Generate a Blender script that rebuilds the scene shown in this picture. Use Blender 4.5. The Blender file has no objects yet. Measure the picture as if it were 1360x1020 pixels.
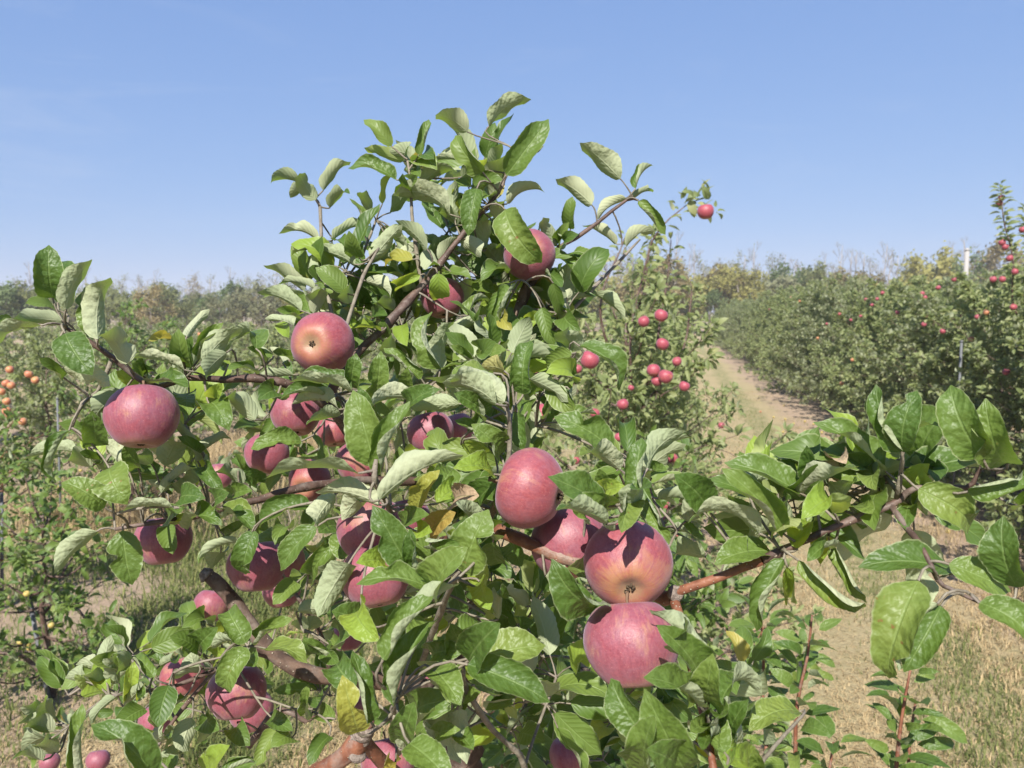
import bpy, math, random
import numpy as np
from mathutils import Vector, Matrix
from math import radians, sin, cos, pi, sqrt

# ------------------------------------------------------------------ camera, sky, sun, exposure
SC = bpy.context.scene
COL = SC.collection
F = 1040.0                     # focal length in pixels of the 1360 x 1020 photograph
CAM_H = 2.4
PITCH = math.atan((510 - 412) / F)
cam_d = bpy.data.cameras.new('camera')
cam = bpy.data.objects.new('camera', cam_d)
COL.objects.link(cam)
cam_d.sensor_width = 36.0
cam_d.lens = 36.0 * F / 1360
cam_d.clip_start = 0.05
cam_d.clip_end = 4000
cam.location = (0, 0, CAM_H)
cam.rotation_euler = (pi / 2 - PITCH, 0, 0)
cam_d.dof.use_dof = True
cam_d.dof.focus_distance = 0.9
cam_d.dof.aperture_fstop = 12.0
SC.camera = cam

SUN_EL, SUN_AZ = radians(43), radians(193)      # azimuth clockwise from +Y (the view)
world = bpy.data.worlds.new('World')
SC.world = world
world.use_nodes = True
wn = world.node_tree.nodes
wl = world.node_tree.links
wn.clear()
wout = wn.new('ShaderNodeOutputWorld')
wbg = wn.new('ShaderNodeBackground')
sky = wn.new('ShaderNodeTexSky')
sky.sky_type = 'NISHITA'
sky.sun_disc = False
sky.sun_elevation = SUN_EL
sky.sun_rotation = SUN_AZ
sky.air_density = 1.0
sky.dust_density = 0.3
sky.ozone_density = 6.0
EXPO = 0.95
wbg.inputs['Strength'].default_value = 0.1
# soften the sky's range towards the horizon as the camera's tone curve does, the same all round
wsep = wn.new('ShaderNodeSeparateColor')
wcmb = wn.new('ShaderNodeCombineColor')
wl.new(sky.outputs[0], wsep.inputs[0])
for ch, (pw, sc) in enumerate(((0.5, 0.605), (0.4, 0.648), (0.25, 0.874))):
    a, b, c = (wn.new('ShaderNodeMath') for _ in range(3))
    a.operation, b.operation, c.operation = 'MULTIPLY', 'POWER', 'MULTIPLY'
    a.inputs[1].default_value = 0.129
    b.inputs[1].default_value = pw
    c.inputs[1].default_value = sc / (0.1 * 2 ** EXPO)
    wl.new(wsep.outputs[ch], a.inputs[0])
    wl.new(a.outputs[0], b.inputs[0])
    wl.new(b.outputs[0], c.inputs[0])
    wl.new(c.outputs[0], wcmb.inputs[ch])
# very faint drawn-out wisps of cloud
wtc = wn.new('ShaderNodeTexCoord')
wmp = wn.new('ShaderNodeMapping')
wmp.inputs['Scale'].default_value = (1.3, 1.3, 7.0)
wmp.inputs['Rotation'].default_value = (0.15, 0.1, 0.4)
wno = wn.new('ShaderNodeTexNoise')
wno.inputs['Scale'].default_value = 2.6
wno.inputs['Detail'].default_value = 6
wno.inputs['Roughness'].default_value = 0.6
wno.inputs['Distortion'].default_value = 0.7
wmr = wn.new('ShaderNodeMapRange')
wmr.interpolation_type = 'SMOOTHSTEP'
wmr.inputs[1].default_value, wmr.inputs[2].default_value = 0.52, 0.80
wmr.inputs[3].default_value, wmr.inputs[4].default_value = 0.0, 0.22
wmx = wn.new('ShaderNodeMix')
wmx.data_type = 'RGBA'
wmx.inputs[7].default_value = tuple(c / (0.1 * 2 ** EXPO) for c in (0.56, 0.66, 0.86)) + (1,)
wl.new(wtc.outputs['Generated'], wmp.inputs[0])
wl.new(wmp.outputs[0], wno.inputs['Vector'])
wl.new(wno.outputs['Fac'], wmr.inputs[0])
wl.new(wmr.outputs[0], wmx.inputs[0])
wl.new(wcmb.outputs[0], wmx.inputs[6])
wl.new(wmx.outputs[2], wbg.inputs['Color'])
wl.new(wbg.outputs[0], wout.inputs['Surface'])

sun_d = bpy.data.lights.new('sun', 'SUN')
sun_d.energy = 5.0
sun_d.angle = radians(0.53)
sun_d.color = (1.0, 0.955, 0.88)
sun = bpy.data.objects.new('sun', sun_d)
COL.objects.link(sun)
SUN_DIR = Vector((sin(SUN_AZ) * cos(SUN_EL), cos(SUN_AZ) * cos(SUN_EL), sin(SUN_EL)))
sun.rotation_euler = SUN_DIR.to_track_quat('Z', 'Y').to_euler()
sun.location = SUN_DIR * 30

SC.view_settings.view_transform = 'Standard'
SC.view_settings.look = 'None'
SC.view_settings.exposure = EXPO
SC.view_settings.gamma = 1.0
SC.view_settings.use_curve_mapping = False
SC.render.engine = 'CYCLES'
SC.cycles.max_bounces = 8
SC.cycles.transparent_max_bounces = 8
SC.cycles.volume_bounces = 0
SC.cycles.use_denoising = True

# ------------------------------------------------------------------ geometry of the view and of the orchard
CR = cam.rotation_euler.to_matrix()
CX, CY, CZ = (np.array(CR.col[i]) for i in range(3))     # right, up, back
CO = np.array((0, 0, CAM_H))


def P(px, py, d):
    """point seen at photo pixel (px, py), d metres in front of the lens"""
    return CO + CX * ((px - 680) / F * d) - CY * ((py - 510) / F * d) - CZ * d


def cdir(x, y, z):
    return CX * x + CY * y + CZ * z


ROW = math.atan((890 - 680) / F)                         # direction of the orchard rows
RU = np.array((sin(ROW), cos(ROW), 0))
RV = np.array((cos(ROW), -sin(ROW), 0))


def row_pt(u, v, z=0.0):
    return RU * u + RV * v + np.array((0, 0, z))


def proj(p):
    q = np.asarray(p) - CO
    d = -(q @ CZ)
    return 680 + F * (q @ CX) / d, 510 - F * (q @ CY) / d, d


def unit(v):
    v = np.asarray(v, float)
    return v / (np.linalg.norm(v) + 1e-12)


def srgb(r, g, b):
    f = lambda c: (c / 255 / 12.92) if c <= 10 else ((c / 255 + 0.055) / 1.055) ** 2.4
    return (f(r), f(g), f(b), 1)


# ------------------------------------------------------------------ materials
class NT:
    def __init__(self, name):
        self.m = bpy.data.materials.new(name)
        self.m.use_nodes = True
        self.t = self.m.node_tree
        self.t.nodes.clear()
        self.out = self.n('ShaderNodeOutputMaterial')

    def n(self, typ, **kw):
        o = self.t.nodes.new(typ)
        for k, v in kw.items():
            setattr(o, k, v)
        return o

    def l(self, a, b):
        self.t.links.new(a, b)

    def put(self, sock, v):
        if isinstance(v, bpy.types.NodeSocket):
            self.l(v, sock)
        else:
            sock.default_value = v

    def math(self, op, a, b=0.0, c=None, clamp=False):
        o = self.n('ShaderNodeMath', operation=op, use_clamp=clamp)
        self.put(o.inputs[0], a)
        self.put(o.inputs[1], b)
        if c is not None:
            self.put(o.inputs[2], c)
        return o.outputs[0]

    def mix(self, fac, a, b, blend='MIX'):
        o = self.n('ShaderNodeMix', data_type='RGBA', blend_type=blend)
        self.put(o.inputs[0], fac)
        self.put(o.inputs[6], a)
        self.put(o.inputs[7], b)
        return o.outputs[2]

    def ramp(self, fac, stops):
        o = self.n('ShaderNodeValToRGB')
        e = o.color_ramp.elements
        while len(e) < len(stops):
            e.new(0.5)
        for i, (p, c) in enumerate(stops):
            e[i].position = p
            e[i].color = c if len(c) == 4 else (*c, 1)
        self.put(o.inputs[0], fac)
        return o.outputs[0]

    def step(self, v, a, b):
        o = self.n('ShaderNodeMapRange', interpolation_type='SMOOTHSTEP')
        self.put(o.inputs[0], v)
        o.inputs[1].default_value = a
        o.inputs[2].default_value = b
        return o.outputs[0]

    def noise(self, vec, scale, detail=3.0, rough=0.55, dist=0.0):
        o = self.n('ShaderNodeTexNoise')
        if vec is not None:
            self.l(vec, o.inputs['Vector'])
        o.inputs['Scale'].default_value = scale
        o.inputs['Detail'].default_value = detail
        o.inputs['Roughness'].default_value = rough
        o.inputs['Distortion'].default_value = dist
        return o.outputs['Fac']

    def bump(self, h, strength, dist):
        o = self.n('ShaderNodeBump')
        o.inputs['Strength'].default_value = strength
        o.inputs['Distance'].default_value = dist
        self.l(h, o.inputs['Height'])
        return o.outputs[0]

    def bsdf(self, col, rough, spec=0.5, normal=None):
        o = self.n('ShaderNodeBsdfPrincipled')
        self.put(o.inputs['Base Color'], col)
        self.put(o.inputs['Roughness'], rough)
        self.put(o.inputs['Specular IOR Level'], spec)
        if normal is not None:
            self.l(normal, o.inputs['Normal'])
        return o

    def done(self, shader):
        self.l(shader, self.out.inputs['Surface'])
        return self.m


def leaf_material(name, tops, unders, trans, tw=0.3, veins=True, rough=0.47, lit_rim=True):
    """two-sided leaf: glossy upper face, downy pale lower face, light passing through"""
    t = NT(name)
    geo = t.n('ShaderNodeNewGeometry')
    uv = t.n('ShaderNodeUVMap')
    uv.uv_map = 'uv'
    sep = t.n('ShaderNodeSeparateXYZ')
    t.l(uv.outputs[0], sep.inputs[0])
    u = t.math('MULTIPLY_ADD', sep.outputs[0], 2.0, -1.0)
    au = t.math('ABSOLUTE', u)
    v = sep.outputs[1]
    oi = t.n('ShaderNodeObjectInfo')
    at = t.n('ShaderNodeAttribute', attribute_name='var')
    rnd = t.math('FRACT', t.math('ADD', oi.outputs['Random'], at.outputs['Fac']))
    tc = t.n('ShaderNodeTexCoord')
    blot = t.noise(tc.outputs['Object'], 2.5 if veins else 9.0, 2)
    var = t.math('ADD', t.math('MULTIPLY', rnd, 0.75), t.math('MULTIPLY', blot, 0.25))
    top = t.ramp(var, tops)
    und = t.ramp(var, unders)
    nrm = None
    if veins:
        ph = t.math('FRACT', t.math('MULTIPLY_ADD', v, 8.5, t.math('MULTIPLY', au, -2.4)))
        lat = t.math('SUBTRACT', 1.0, t.step(t.math('ABSOLUTE', t.math('SUBTRACT', ph, 0.5)), 0.0, 0.10))
        mid = t.math('SUBTRACT', 1.0, t.step(au, 0.02, 0.075))
        vein = t.math('MAXIMUM', t.math('MULTIPLY', lat, 0.5), mid)
        top = t.mix(t.math('MULTIPLY', vein, 0.30), top, (0.24, 0.33, 0.11, 1))
        und = t.mix(t.math('MULTIPLY', vein, 0.45), und, (0.42, 0.45, 0.30, 1))
        if lit_rim:
            edge = t.step(au, 0.90, 0.99)  # pale band painted along the margin, standing in for the lit leaf edge
            top = t.mix(t.math('MULTIPLY', edge, 0.55), top, (0.33, 0.36, 0.20, 1))
        # brown necrotic spots on some leaves
        sp = t.noise(tc.outputs['Object'], 9.0, 2)
        spot = t.math('MULTIPLY', t.step(sp, 0.70, 0.76), t.step(rnd, 0.72, 0.8))
        top = t.mix(spot, top, (0.20, 0.11, 0.04, 1))
        und = t.mix(t.math('MULTIPLY', spot, 0.7), und, (0.24, 0.15, 0.07, 1))
        wr = t.noise(tc.outputs['Object'], 7.0, 2, 0.45)
        quilt = t.math('ADD', t.math('MULTIPLY', t.math('ABSOLUTE', t.math('SUBTRACT', ph, 0.5)), -0.10), t.math('MULTIPLY', wr, 0.7))
        nrm = t.bump(t.math('SUBTRACT', quilt, t.math('MULTIPLY', mid, 0.35)), 0.35, 0.024)
    pt = t.bsdf(top, rough, 0.38, nrm)
    pu = t.bsdf(und, 0.85, 0.2, nrm)
    ms = t.n('ShaderNodeMixShader')
    t.l(geo.outputs['Backfacing'], ms.inputs[0])
    t.l(pt.outputs[0], ms.inputs[1])
    t.l(pu.outputs[0], ms.inputs[2])
    tr = t.n('ShaderNodeBsdfTranslucent')
    tr.inputs['Color'].default_value = trans
    m2 = t.n('ShaderNodeMixShader')
    m2.inputs[0].default_value = tw
    t.l(ms.outputs[0], m2.inputs[1])
    t.l(tr.outputs[0], m2.inputs[2])
    return t.done(m2.outputs[0])


TOPS = [(0.0, (0.040, 0.082, 0.014)), (0.4, (0.072, 0.122, 0.022)), (0.75, (0.112, 0.165, 0.032)), (1.0, (0.170, 0.210, 0.046))]
UNDS = [(0.0, (0.25, 0.29, 0.165)), (0.6, (0.33, 0.365, 0.225)), (1.0, (0.40, 0.41, 0.27))]
M_LEAF = leaf_material('apple_leaf', TOPS, UNDS, (0.27, 0.42, 0.045, 1), 0.24)
M_LIME = leaf_material('young_leaf', [(0, (0.17, 0.27, 0.035)), (1, (0.25, 0.33, 0.05))],
                       [(0, (0.27, 0.34, 0.12)), (1, (0.33, 0.37, 0.15))], (0.50, 0.60, 0.06, 1), 0.38)
M_YELLOW = leaf_material('yellowing_leaf', [(0, (0.24, 0.27, 0.045)), (0.5, (0.32, 0.28, 0.06)), (1, (0.32, 0.18, 0.06))],
                         [(0, (0.36, 0.35, 0.13)), (1, (0.38, 0.30, 0.13))], (0.55, 0.46, 0.06, 1), 0.33)
M_DRY = leaf_material('dry_leaf', [(0, (0.36, 0.25, 0.16)), (1, (0.42, 0.31, 0.20))],
                      [(0, (0.40, 0.30, 0.20)), (1, (0.45, 0.36, 0.26))], (0.4, 0.25, 0.12, 1), 0.2, rough=0.8)
LEAF_M = {'': M_LEAF, 'L': M_LIME, 'Y': M_YELLOW, 'D': M_DRY}
M_FAR = leaf_material('orchard_leaf', tw=0.36, tops=
                      [(0, (0.115, 0.15, 0.052)), (0.4, (0.18, 0.215, 0.085)), (0.75, (0.24, 0.265, 0.115)), (0.93, (0.31, 0.305, 0.145)), (1, (0.34, 0.27, 0.06))],
                      unders=[(0, (0.26, 0.29, 0.18)), (1, (0.38, 0.39, 0.26))], trans=(0.40, 0.47, 0.14, 1), veins=False, rough=0.55)


def wood_leaf(name, a, b):
    return leaf_material(name, [(0, a), (1, b)], [(0, a), (1, b)], (*[min(1, 1.8 * x) for x in b], 1), 0.35, veins=False, rough=0.7)


M_WOODS = [wood_leaf('wood_olive', (0.14, 0.16, 0.06), (0.22, 0.23, 0.095)),
           wood_leaf('wood_green', (0.085, 0.125, 0.045), (0.15, 0.19, 0.075)),
           wood_leaf('wood_yellow', (0.22, 0.21, 0.06), (0.30, 0.28, 0.09)),
           wood_leaf('wood_rust', (0.20, 0.165, 0.075), (0.27, 0.22, 0.105)),
           wood_leaf('wood_grey', (0.17, 0.18, 0.095), (0.25, 0.25, 0.14))]


def bark_material(name, c1, c2, scale, lent, rough=0.6, spec=0.35):
    t = NT(name)
    tc = t.n('ShaderNodeTexCoord')
    ob = tc.outputs['Object']
    n1 = t.noise(ob, scale, 4, 0.6)
    col = t.mix(t.step(n1, 0.3, 0.72), c1, c2)
    vor = t.n('ShaderNodeTexVoronoi')
    vor.inputs['Scale'].default_value = lent
    t.l(ob, vor.inputs['Vector'])
    dots = t.math('SUBTRACT', 1.0, t.step(vor.outputs['Distance'], 0.10, 0.19))
    pick = t.n('ShaderNodeSeparateColor')
    t.l(vor.outputs['Color'], pick.inputs[0])
    dots = t.math('MULTIPLY', dots, t.step(pick.outputs[0], 0.35, 0.5))
    col = t.mix(t.math('MULTIPLY', dots, 0.75), col, (0.55, 0.47, 0.36, 1))
    scurf = t.math('MULTIPLY', t.step(t.noise(ob, scale * 0.35, 6, 0.7), 0.48, 0.64), 0.6)
    col = t.mix(scurf, col, (0.20, 0.165, 0.14, 1))
    h = t.math('ADD', t.math('MULTIPLY', n1, 0.8), t.math('MULTIPLY', dots, 0.5))
    return t.done(t.bsdf(col, rough, spec, t.bump(h, 0.9, 0.004)).outputs[0])


M_BARK_RED = bark_material('red_brown_bark', (0.125, 0.045, 0.026, 1), (0.225, 0.092, 0.050, 1), 60, 190, 0.55)
M_BARK_DK = bark_material('dark_bark', (0.055, 0.033, 0.026, 1), (0.12, 0.072, 0.055, 1), 50, 180)
M_BARK_OLD = bark_material('old_bark', (0.055, 0.034, 0.026, 1), (0.15, 0.095, 0.068, 1), 45, 110, 0.85)
M_TWIG = bark_material('downy_twig', (0.12, 0.10, 0.07, 1), (0.22, 0.195, 0.145, 1), 70, 300, 0.8)
M_CALLUS = bark_material('callus', (0.10, 0.075, 0.06, 1), (0.27, 0.22, 0.185, 1), 220, 500, 0.9)
M_WOODBARK = bark_material('wood_bark', (0.19, 0.165, 0.145, 1), (0.30, 0.265, 0.24, 1), 2, 4, 0.9)


def apple_material(name, deep, pink, gold, russet=0.35, bloom=0.45, gold_at=0.62):
    t = NT(name)
    tc = t.n('ShaderNodeTexCoord')
    ob = tc.outputs['Object']
    oi = t.n('ShaderNodeObjectInfo')
    off = t.n('ShaderNodeVectorMath', operation='ADD')
    t.l(ob, off.inputs[0])
    sc = t.n('ShaderNodeVectorMath', operation='SCALE')
    t.l(oi.outputs['Location'], sc.inputs[0])
    sc.inputs['Scale'].default_value = 37.0
    t.l(sc.outputs[0], off.inputs[1])
    vec = off.outputs[0]
    sep = t.n('ShaderNodeSeparateXYZ')
    t.l(ob, sep.inputs[0])
    z = sep.outputs[2]
    # lengthwise streaks: noise on the direction around the axis
    ang = t.math('ARCTAN2', sep.outputs[1], sep.outputs[0])
    cmb = t.n('ShaderNodeCombineXYZ')
    t.l(t.math('SINE', ang), cmb.inputs[0])
    t.l(t.math('COSINE', ang), cmb.inputs[1])
    t.l(t.math('MULTIPLY', z, 0.25), cmb.inputs[2])
    ad2 = t.n('ShaderNodeVectorMath', operation='ADD')
    t.l(cmb.outputs[0], ad2.inputs[0])
    t.l(sc.outputs[0], ad2.inputs[1])
    streak = t.noise(ad2.outputs[0], 13.0, 5, 0.75)
    big = t.math('ADD', t.noise(vec, 1.1, 2), t.math('MULTIPLY', t.math('SUBTRACT', oi.outputs['Random'], 0.6), 0.16))
    fine = t.noise(vec, 14.0, 4, 0.7)
    col = t.mix(t.step(t.math('ADD', t.math('MULTIPLY', streak, 0.5), t.math('MULTIPLY', fine, 0.5)), 0.34, 0.66), deep, pink)
    g = t.step(t.math('ADD', big, t.math('MULTIPLY', t.math('SUBTRACT', streak, 0.5), 0.55)), gold_at, gold_at + 0.16)
    col = t.mix(t.math('MULTIPLY', g, 0.6), col, gold)
    # pale bloom wiped off in patches
    bl = t.math('MULTIPLY', t.step(t.noise(vec, 2.2, 6, 0.72, 0.6), 0.25, 0.85), bloom * 0.75)
    bl = t.math('ADD', bl, bloom * 0.25)
    col = t.mix(bl, col, (0.255, 0.135, 0.175, 1))
    # lenticels
    vor = t.n('ShaderNodeTexVoronoi')
    vor.inputs['Scale'].default_value = 13.0
    t.l(vec, vor.inputs['Vector'])
    dot = t.math('SUBTRACT', 1.0, t.step(vor.outputs['Distance'], 0.06, 0.13))
    col = t.mix(t.math('MULTIPLY', dot, 0.35), col, (0.62, 0.40, 0.30, 1))
    # yellow ground colour and russet netting round the calyx, russet in the stem hollow
    base = t.math('SUBTRACT', 1.0, t.step(t.math('ADD', z, t.math('MULTIPLY', t.math('SUBTRACT', fine, 0.5), 0.35)), -1.02, -0.66))
    col = t.mix(t.math('MULTIPLY', base, 0.36), col, (0.44, 0.27, 0.07, 1))
    r2 = t.math('SUBTRACT', 1.0, t.step(t.math('LENGTH' if False else 'SQRT', t.math('ADD', t.math('MULTIPLY', sep.outputs[0], sep.outputs[0]), t.math('MULTIPLY', sep.outputs[1], sep.outputs[1]))), 0.10, 0.42))
    net = t.n('ShaderNodeTexVoronoi', feature='DISTANCE_TO_EDGE')
    net.inputs['Scale'].default_value = 9.0
    wob = t.n('ShaderNodeVectorMath', operation='ADD')
    nc = t.n('ShaderNodeTexNoise')
    nc.inputs['Scale'].default_value = 5.0
    t.l(vec, nc.inputs['Vector'])
    t.l(vec, wob.inputs[0])
    t.l(nc.outputs['Color'], wob.inputs[1])
    t.l(wob.outputs[0], net.inputs['Vector'])
    netf = t.math('SUBTRACT', 1.0, t.step(net.outputs['Distance'], 0.0, 0.10))
    rr = t.math('MULTIPLY', r2, t.math('ADD', t.math('MULTIPLY', netf, 0.6), 0.35))
    col = t.mix(t.math('MULTIPLY', rr, russet * 2.2, clamp=True), col, (0.27, 0.175, 0.095, 1))
    rough = t.math('ADD', t.math('MULTIPLY', fine, 0.22), 0.36)
    b = t.bsdf(col, rough, 0.45, t.bump(t.math('ADD', fine, t.math('MULTIPLY', rr, 0.8)), 0.12, 0.02))
    b.inputs['Sheen Weight'].default_value = 0.16
    b.inputs['Sheen Roughness'].default_value = 0.45
    b.inputs['Sheen Tint'].default_value = (0.80, 0.78, 1.0, 1)
    b.inputs['Subsurface Weight'].default_value = 0.0
    return t.done(b.outputs[0])


A_RED = apple_material('apple_skin', (0.155, 0.013, 0.026, 1), (0.27, 0.050, 0.062, 1), (0.34, 0.17, 0.05, 1), gold_at=0.55, bloom=0.60)
A_RUSSET = apple_material('russeted_apple_skin', (0.18, 0.015, 0.020, 1), (0.30, 0.055, 0.052, 1), (0.34, 0.15, 0.045, 1), russet=1.0, gold_at=0.57, bloom=0.50)
A_ORANGE = apple_material('blushed_apple_skin', (0.36, 0.10, 0.045, 1), (0.46, 0.18, 0.085, 1), (0.50, 0.29, 0.09, 1), gold_at=0.42, bloom=0.15)
A_FAR = apple_material('small_apple_skin', (0.24, 0.022, 0.036, 1), (0.34, 0.065, 0.08, 1), (0.52, 0.20, 0.06, 1), bloom=0.22)
A_YELLOW = apple_material('yellow_apple_skin', (0.36, 0.27, 0.07, 1), (0.42, 0.34, 0.10, 1), (0.40, 0.28, 0.08, 1), bloom=0.05)


def plain(name, col, rough, spec=0.4, metal=0.0, nscale=30, amt=0.25):
    t = NT(name)
    tc = t.n('ShaderNodeTexCoord')
    n = t.noise(tc.outputs['Object'], nscale, 4)
    dark = tuple(c * (1 - amt) for c in col[:3]) + (1,)
    b = t.bsdf(t.mix(n, dark, col), rough, spec)
    b.inputs['Metallic'].default_value = metal
    return t.done(b.outputs[0])


M_STEM = plain('apple_stem', (0.17, 0.10, 0.06, 1), 0.8)
M_CALYX = plain('calyx', (0.085, 0.060, 0.035, 1), 0.95, nscale=90, amt=0.6)
M_STAKE = plain('galvanised_steel', (0.15, 0.155, 0.165, 1), 0.7, metal=0.2)
M_POST = plain('pale_wood_post', (0.36, 0.34, 0.32, 1), 0.85)


def ground_material():
    t = NT('orchard_ground')
    geo = t.n('ShaderNodeNewGeometry')
    pos = geo.outputs['Position']
    dot = t.n('ShaderNodeVectorMath', operation='DOT_PRODUCT')
    t.l(pos, dot.inputs[0])
    dot.inputs[1].default_value = tuple(RV)
    w = t.noise(pos, 0.35, 3)
    w2 = t.noise(pos, 2.2, 4, 0.65)
    v = t.math('ADD', dot.outputs['Value'], t.math('ADD', t.math('MULTIPLY', t.math('SUBTRACT', w, 0.5), 1.1),
                                                 t.math('MULTIPLY', t.math('SUBTRACT', w2, 0.5), 0.7)))
    fine = t.noise(pos, 38, 5, 0.7)
    mid = t.noise(pos, 7, 4, 0.65)
    dirt = t.mix(t.math('MULTIPLY_ADD', fine, 0.6, t.math('MULTIPLY', mid, 0.4)), (0.22, 0.155, 0.105, 1), (0.46, 0.35, 0.25, 1))
    straw = t.mix(fine, (0.23, 0.18, 0.095, 1), (0.45, 0.37, 0.22, 1))
    green = t.mix(fine, (0.085, 0.105, 0.035, 1), (0.21, 0.225, 0.085, 1))
    # bands across the alley: bare strip under the trees, mown straw, green middle; period 4.1 m
    ph = t.math('FRACT', t.math('DIVIDE', t.math('ADD', v, 0.3 + 8.2), 4.1))       # 0 at a row line
    g = t.math('MULTIPLY', t.step(ph, 0.44, 0.50), t.math('SUBTRACT', 1.0, t.step(ph, 0.56, 0.63)))
    g = t.math('MULTIPLY', g, t.math('MULTIPLY', t.step(mid, 0.35, 0.62), 0.75))
    st = t.math('MULTIPLY', t.step(ph, 0.16, 0.26), t.math('SUBTRACT', 1.0, t.step(ph, 0.64, 0.76)))
    col = t.mix(st, dirt, straw)
    col = t.mix(g, col, green)
    patch = t.math('MULTIPLY', t.step(t.noise(pos, 0.9, 3), 0.50, 0.66), 0.35)
    col = t.mix(t.math('MULTIPLY', patch, t.step(mid, 0.35, 0.6)), col, green)
    n = t.bump(t.math('ADD', fine, mid), 0.8, 0.03)
    return t.done(t.bsdf(col, 0.95, 0.15, n).outputs[0])


M_GROUND = ground_material()
M_GRASS = leaf_material('grass_blade', [(0, (0.075, 0.115, 0.03)), (0.7, (0.14, 0.175, 0.05)), (1, (0.27, 0.25, 0.10))],
                        [(0, (0.09, 0.12, 0.035)), (1, (0.22, 0.22, 0.08))], (0.25, 0.32, 0.08, 1), 0.25, veins=False, rough=0.6)
M_STRAW = leaf_material('dry_grass_blade', [(0, (0.30, 0.21, 0.11)), (1, (0.52, 0.40, 0.23))],
                        [(0, (0.30, 0.21, 0.11)), (1, (0.50, 0.39, 0.22))], (0.5, 0.38, 0.2, 1), 0.25, veins=False, rough=0.8)


# ------------------------------------------------------------------ mesh helpers
def new_mesh(name, verts, faces, mats, uvs=None, var=None, midx=None, smooth=True):
    me = bpy.data.meshes.new(name)
    if isinstance(faces, np.ndarray):
        verts = np.asarray(verts, np.float32)
        k = faces.shape[1]
        me.vertices.add(len(verts))
        me.vertices.foreach_set('co', verts.ravel())
        me.loops.add(faces.size)
        me.loops.foreach_set('vertex_index', faces.astype(np.int32).ravel())
        me.polygons.add(len(faces))
        me.polygons.foreach_set('loop_start', np.arange(0, faces.size, k, dtype=np.int32))
        me.update(calc_edges=True)
    else:
        me.from_pydata([tuple(map(float, v)) for v in verts], [], faces)
        me.update()
    for m in (mats if isinstance(mats, (list, tuple)) else [mats]):
        me.materials.append(m)
    if uvs is not None:
        li = np.empty(len(me.loops), np.int32)
        me.loops.foreach_get('vertex_index', li)
        lay = me.uv_layers.new(name='uv')
        lay.data.foreach_set('uv', np.asarray(uvs, np.float32)[li].ravel())
    if var is not None:
        a = me.attributes.new('var', 'FLOAT', 'FACE')
        a.data.foreach_set('value', np.asarray(var, np.float32))
    if midx is not None:
        me.polygons.foreach_set('material_index', np.asarray(midx, np.int32))
    if smooth:
        me.polygons.foreach_set('use_smooth', np.ones(len(me.polygons), bool))
    return me


def link(name, data, parent=None, **props):
    o = bpy.data.objects.new(name, data)
    COL.objects.link(o)
    if parent is not None:
        o.parent = parent
    for k, v in props.items():
        o[k] = v
    return o


class Tubes:
    """collects tapered tubes into one mesh"""

    def __init__(self):
        self.v, self.f = [], []

    def add(self, pts, rad, sides=6, cap=True, knob=0.0, rng=None):
        pts = [np.asarray(p, float) for p in pts]
        n = len(pts)
        b0 = len(self.v)
        ref = None
        for i, p in enumerate(pts):
            t = unit(pts[min(i + 1, n - 1)] - pts[max(i - 1, 0)])
            if ref is None:
                ref = unit(np.cross(t, (0.31, 0.2, 0.93) if abs(t[2]) < 0.9 else (1, 0, 0)))
            ref = unit(ref - t * (ref @ t))
            bn = np.cross(t, ref)
            r = rad[i] if hasattr(rad, '__len__') else rad
            for k in range(sides):
                a = 2 * pi * k / sides
                rr = r * (1 + (rng.uniform(-knob, knob) if knob else 0))
                self.v.append(p + (ref * cos(a) + bn * sin(a)) * rr)
        for i in range(n - 1):
            for k in range(sides):
                a, b = b0 + i * sides + k, b0 + i * sides + (k + 1) % sides
                self.f.append((a, b, b + sides, a + sides))
        if cap:
            self.f.append(tuple(b0 + k for k in range(sides))[::-1])
            self.f.append(tuple(b0 + (n - 1) * sides + k for k in range(sides)))

    def obj(self, name, mat, parent=None, **props):
        return link(name, new_mesh(name, self.v, self.f, mat), parent, **props)


def spline(pts, rad, step):
    """Catmull-Rom through the control points"""
    pts = [np.asarray(p, float) for p in pts]
    q = [2 * pts[0] - pts[1]] + pts + [2 * pts[-1] - pts[-2]]
    out, ro = [], []
    for i in range(1, len(q) - 2):
        n = max(2, int(np.linalg.norm(q[i + 1] - q[i]) / step))
        for k in range(n):
            t = k / n
            out.append(0.5 * ((2 * q[i]) + (-q[i - 1] + q[i + 1]) * t + (2 * q[i - 1] - 5 * q[i] + 4 * q[i + 1] - q[i + 2]) * t * t
                              + (-q[i - 1] + 3 * q[i] - 3 * q[i + 1] + q[i + 2]) * t ** 3))
            ro.append(rad[i - 1] * (1 - t) + rad[i] * t)
    out.append(pts[-1])
    ro.append(rad[-1])
    return out, ro


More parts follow.
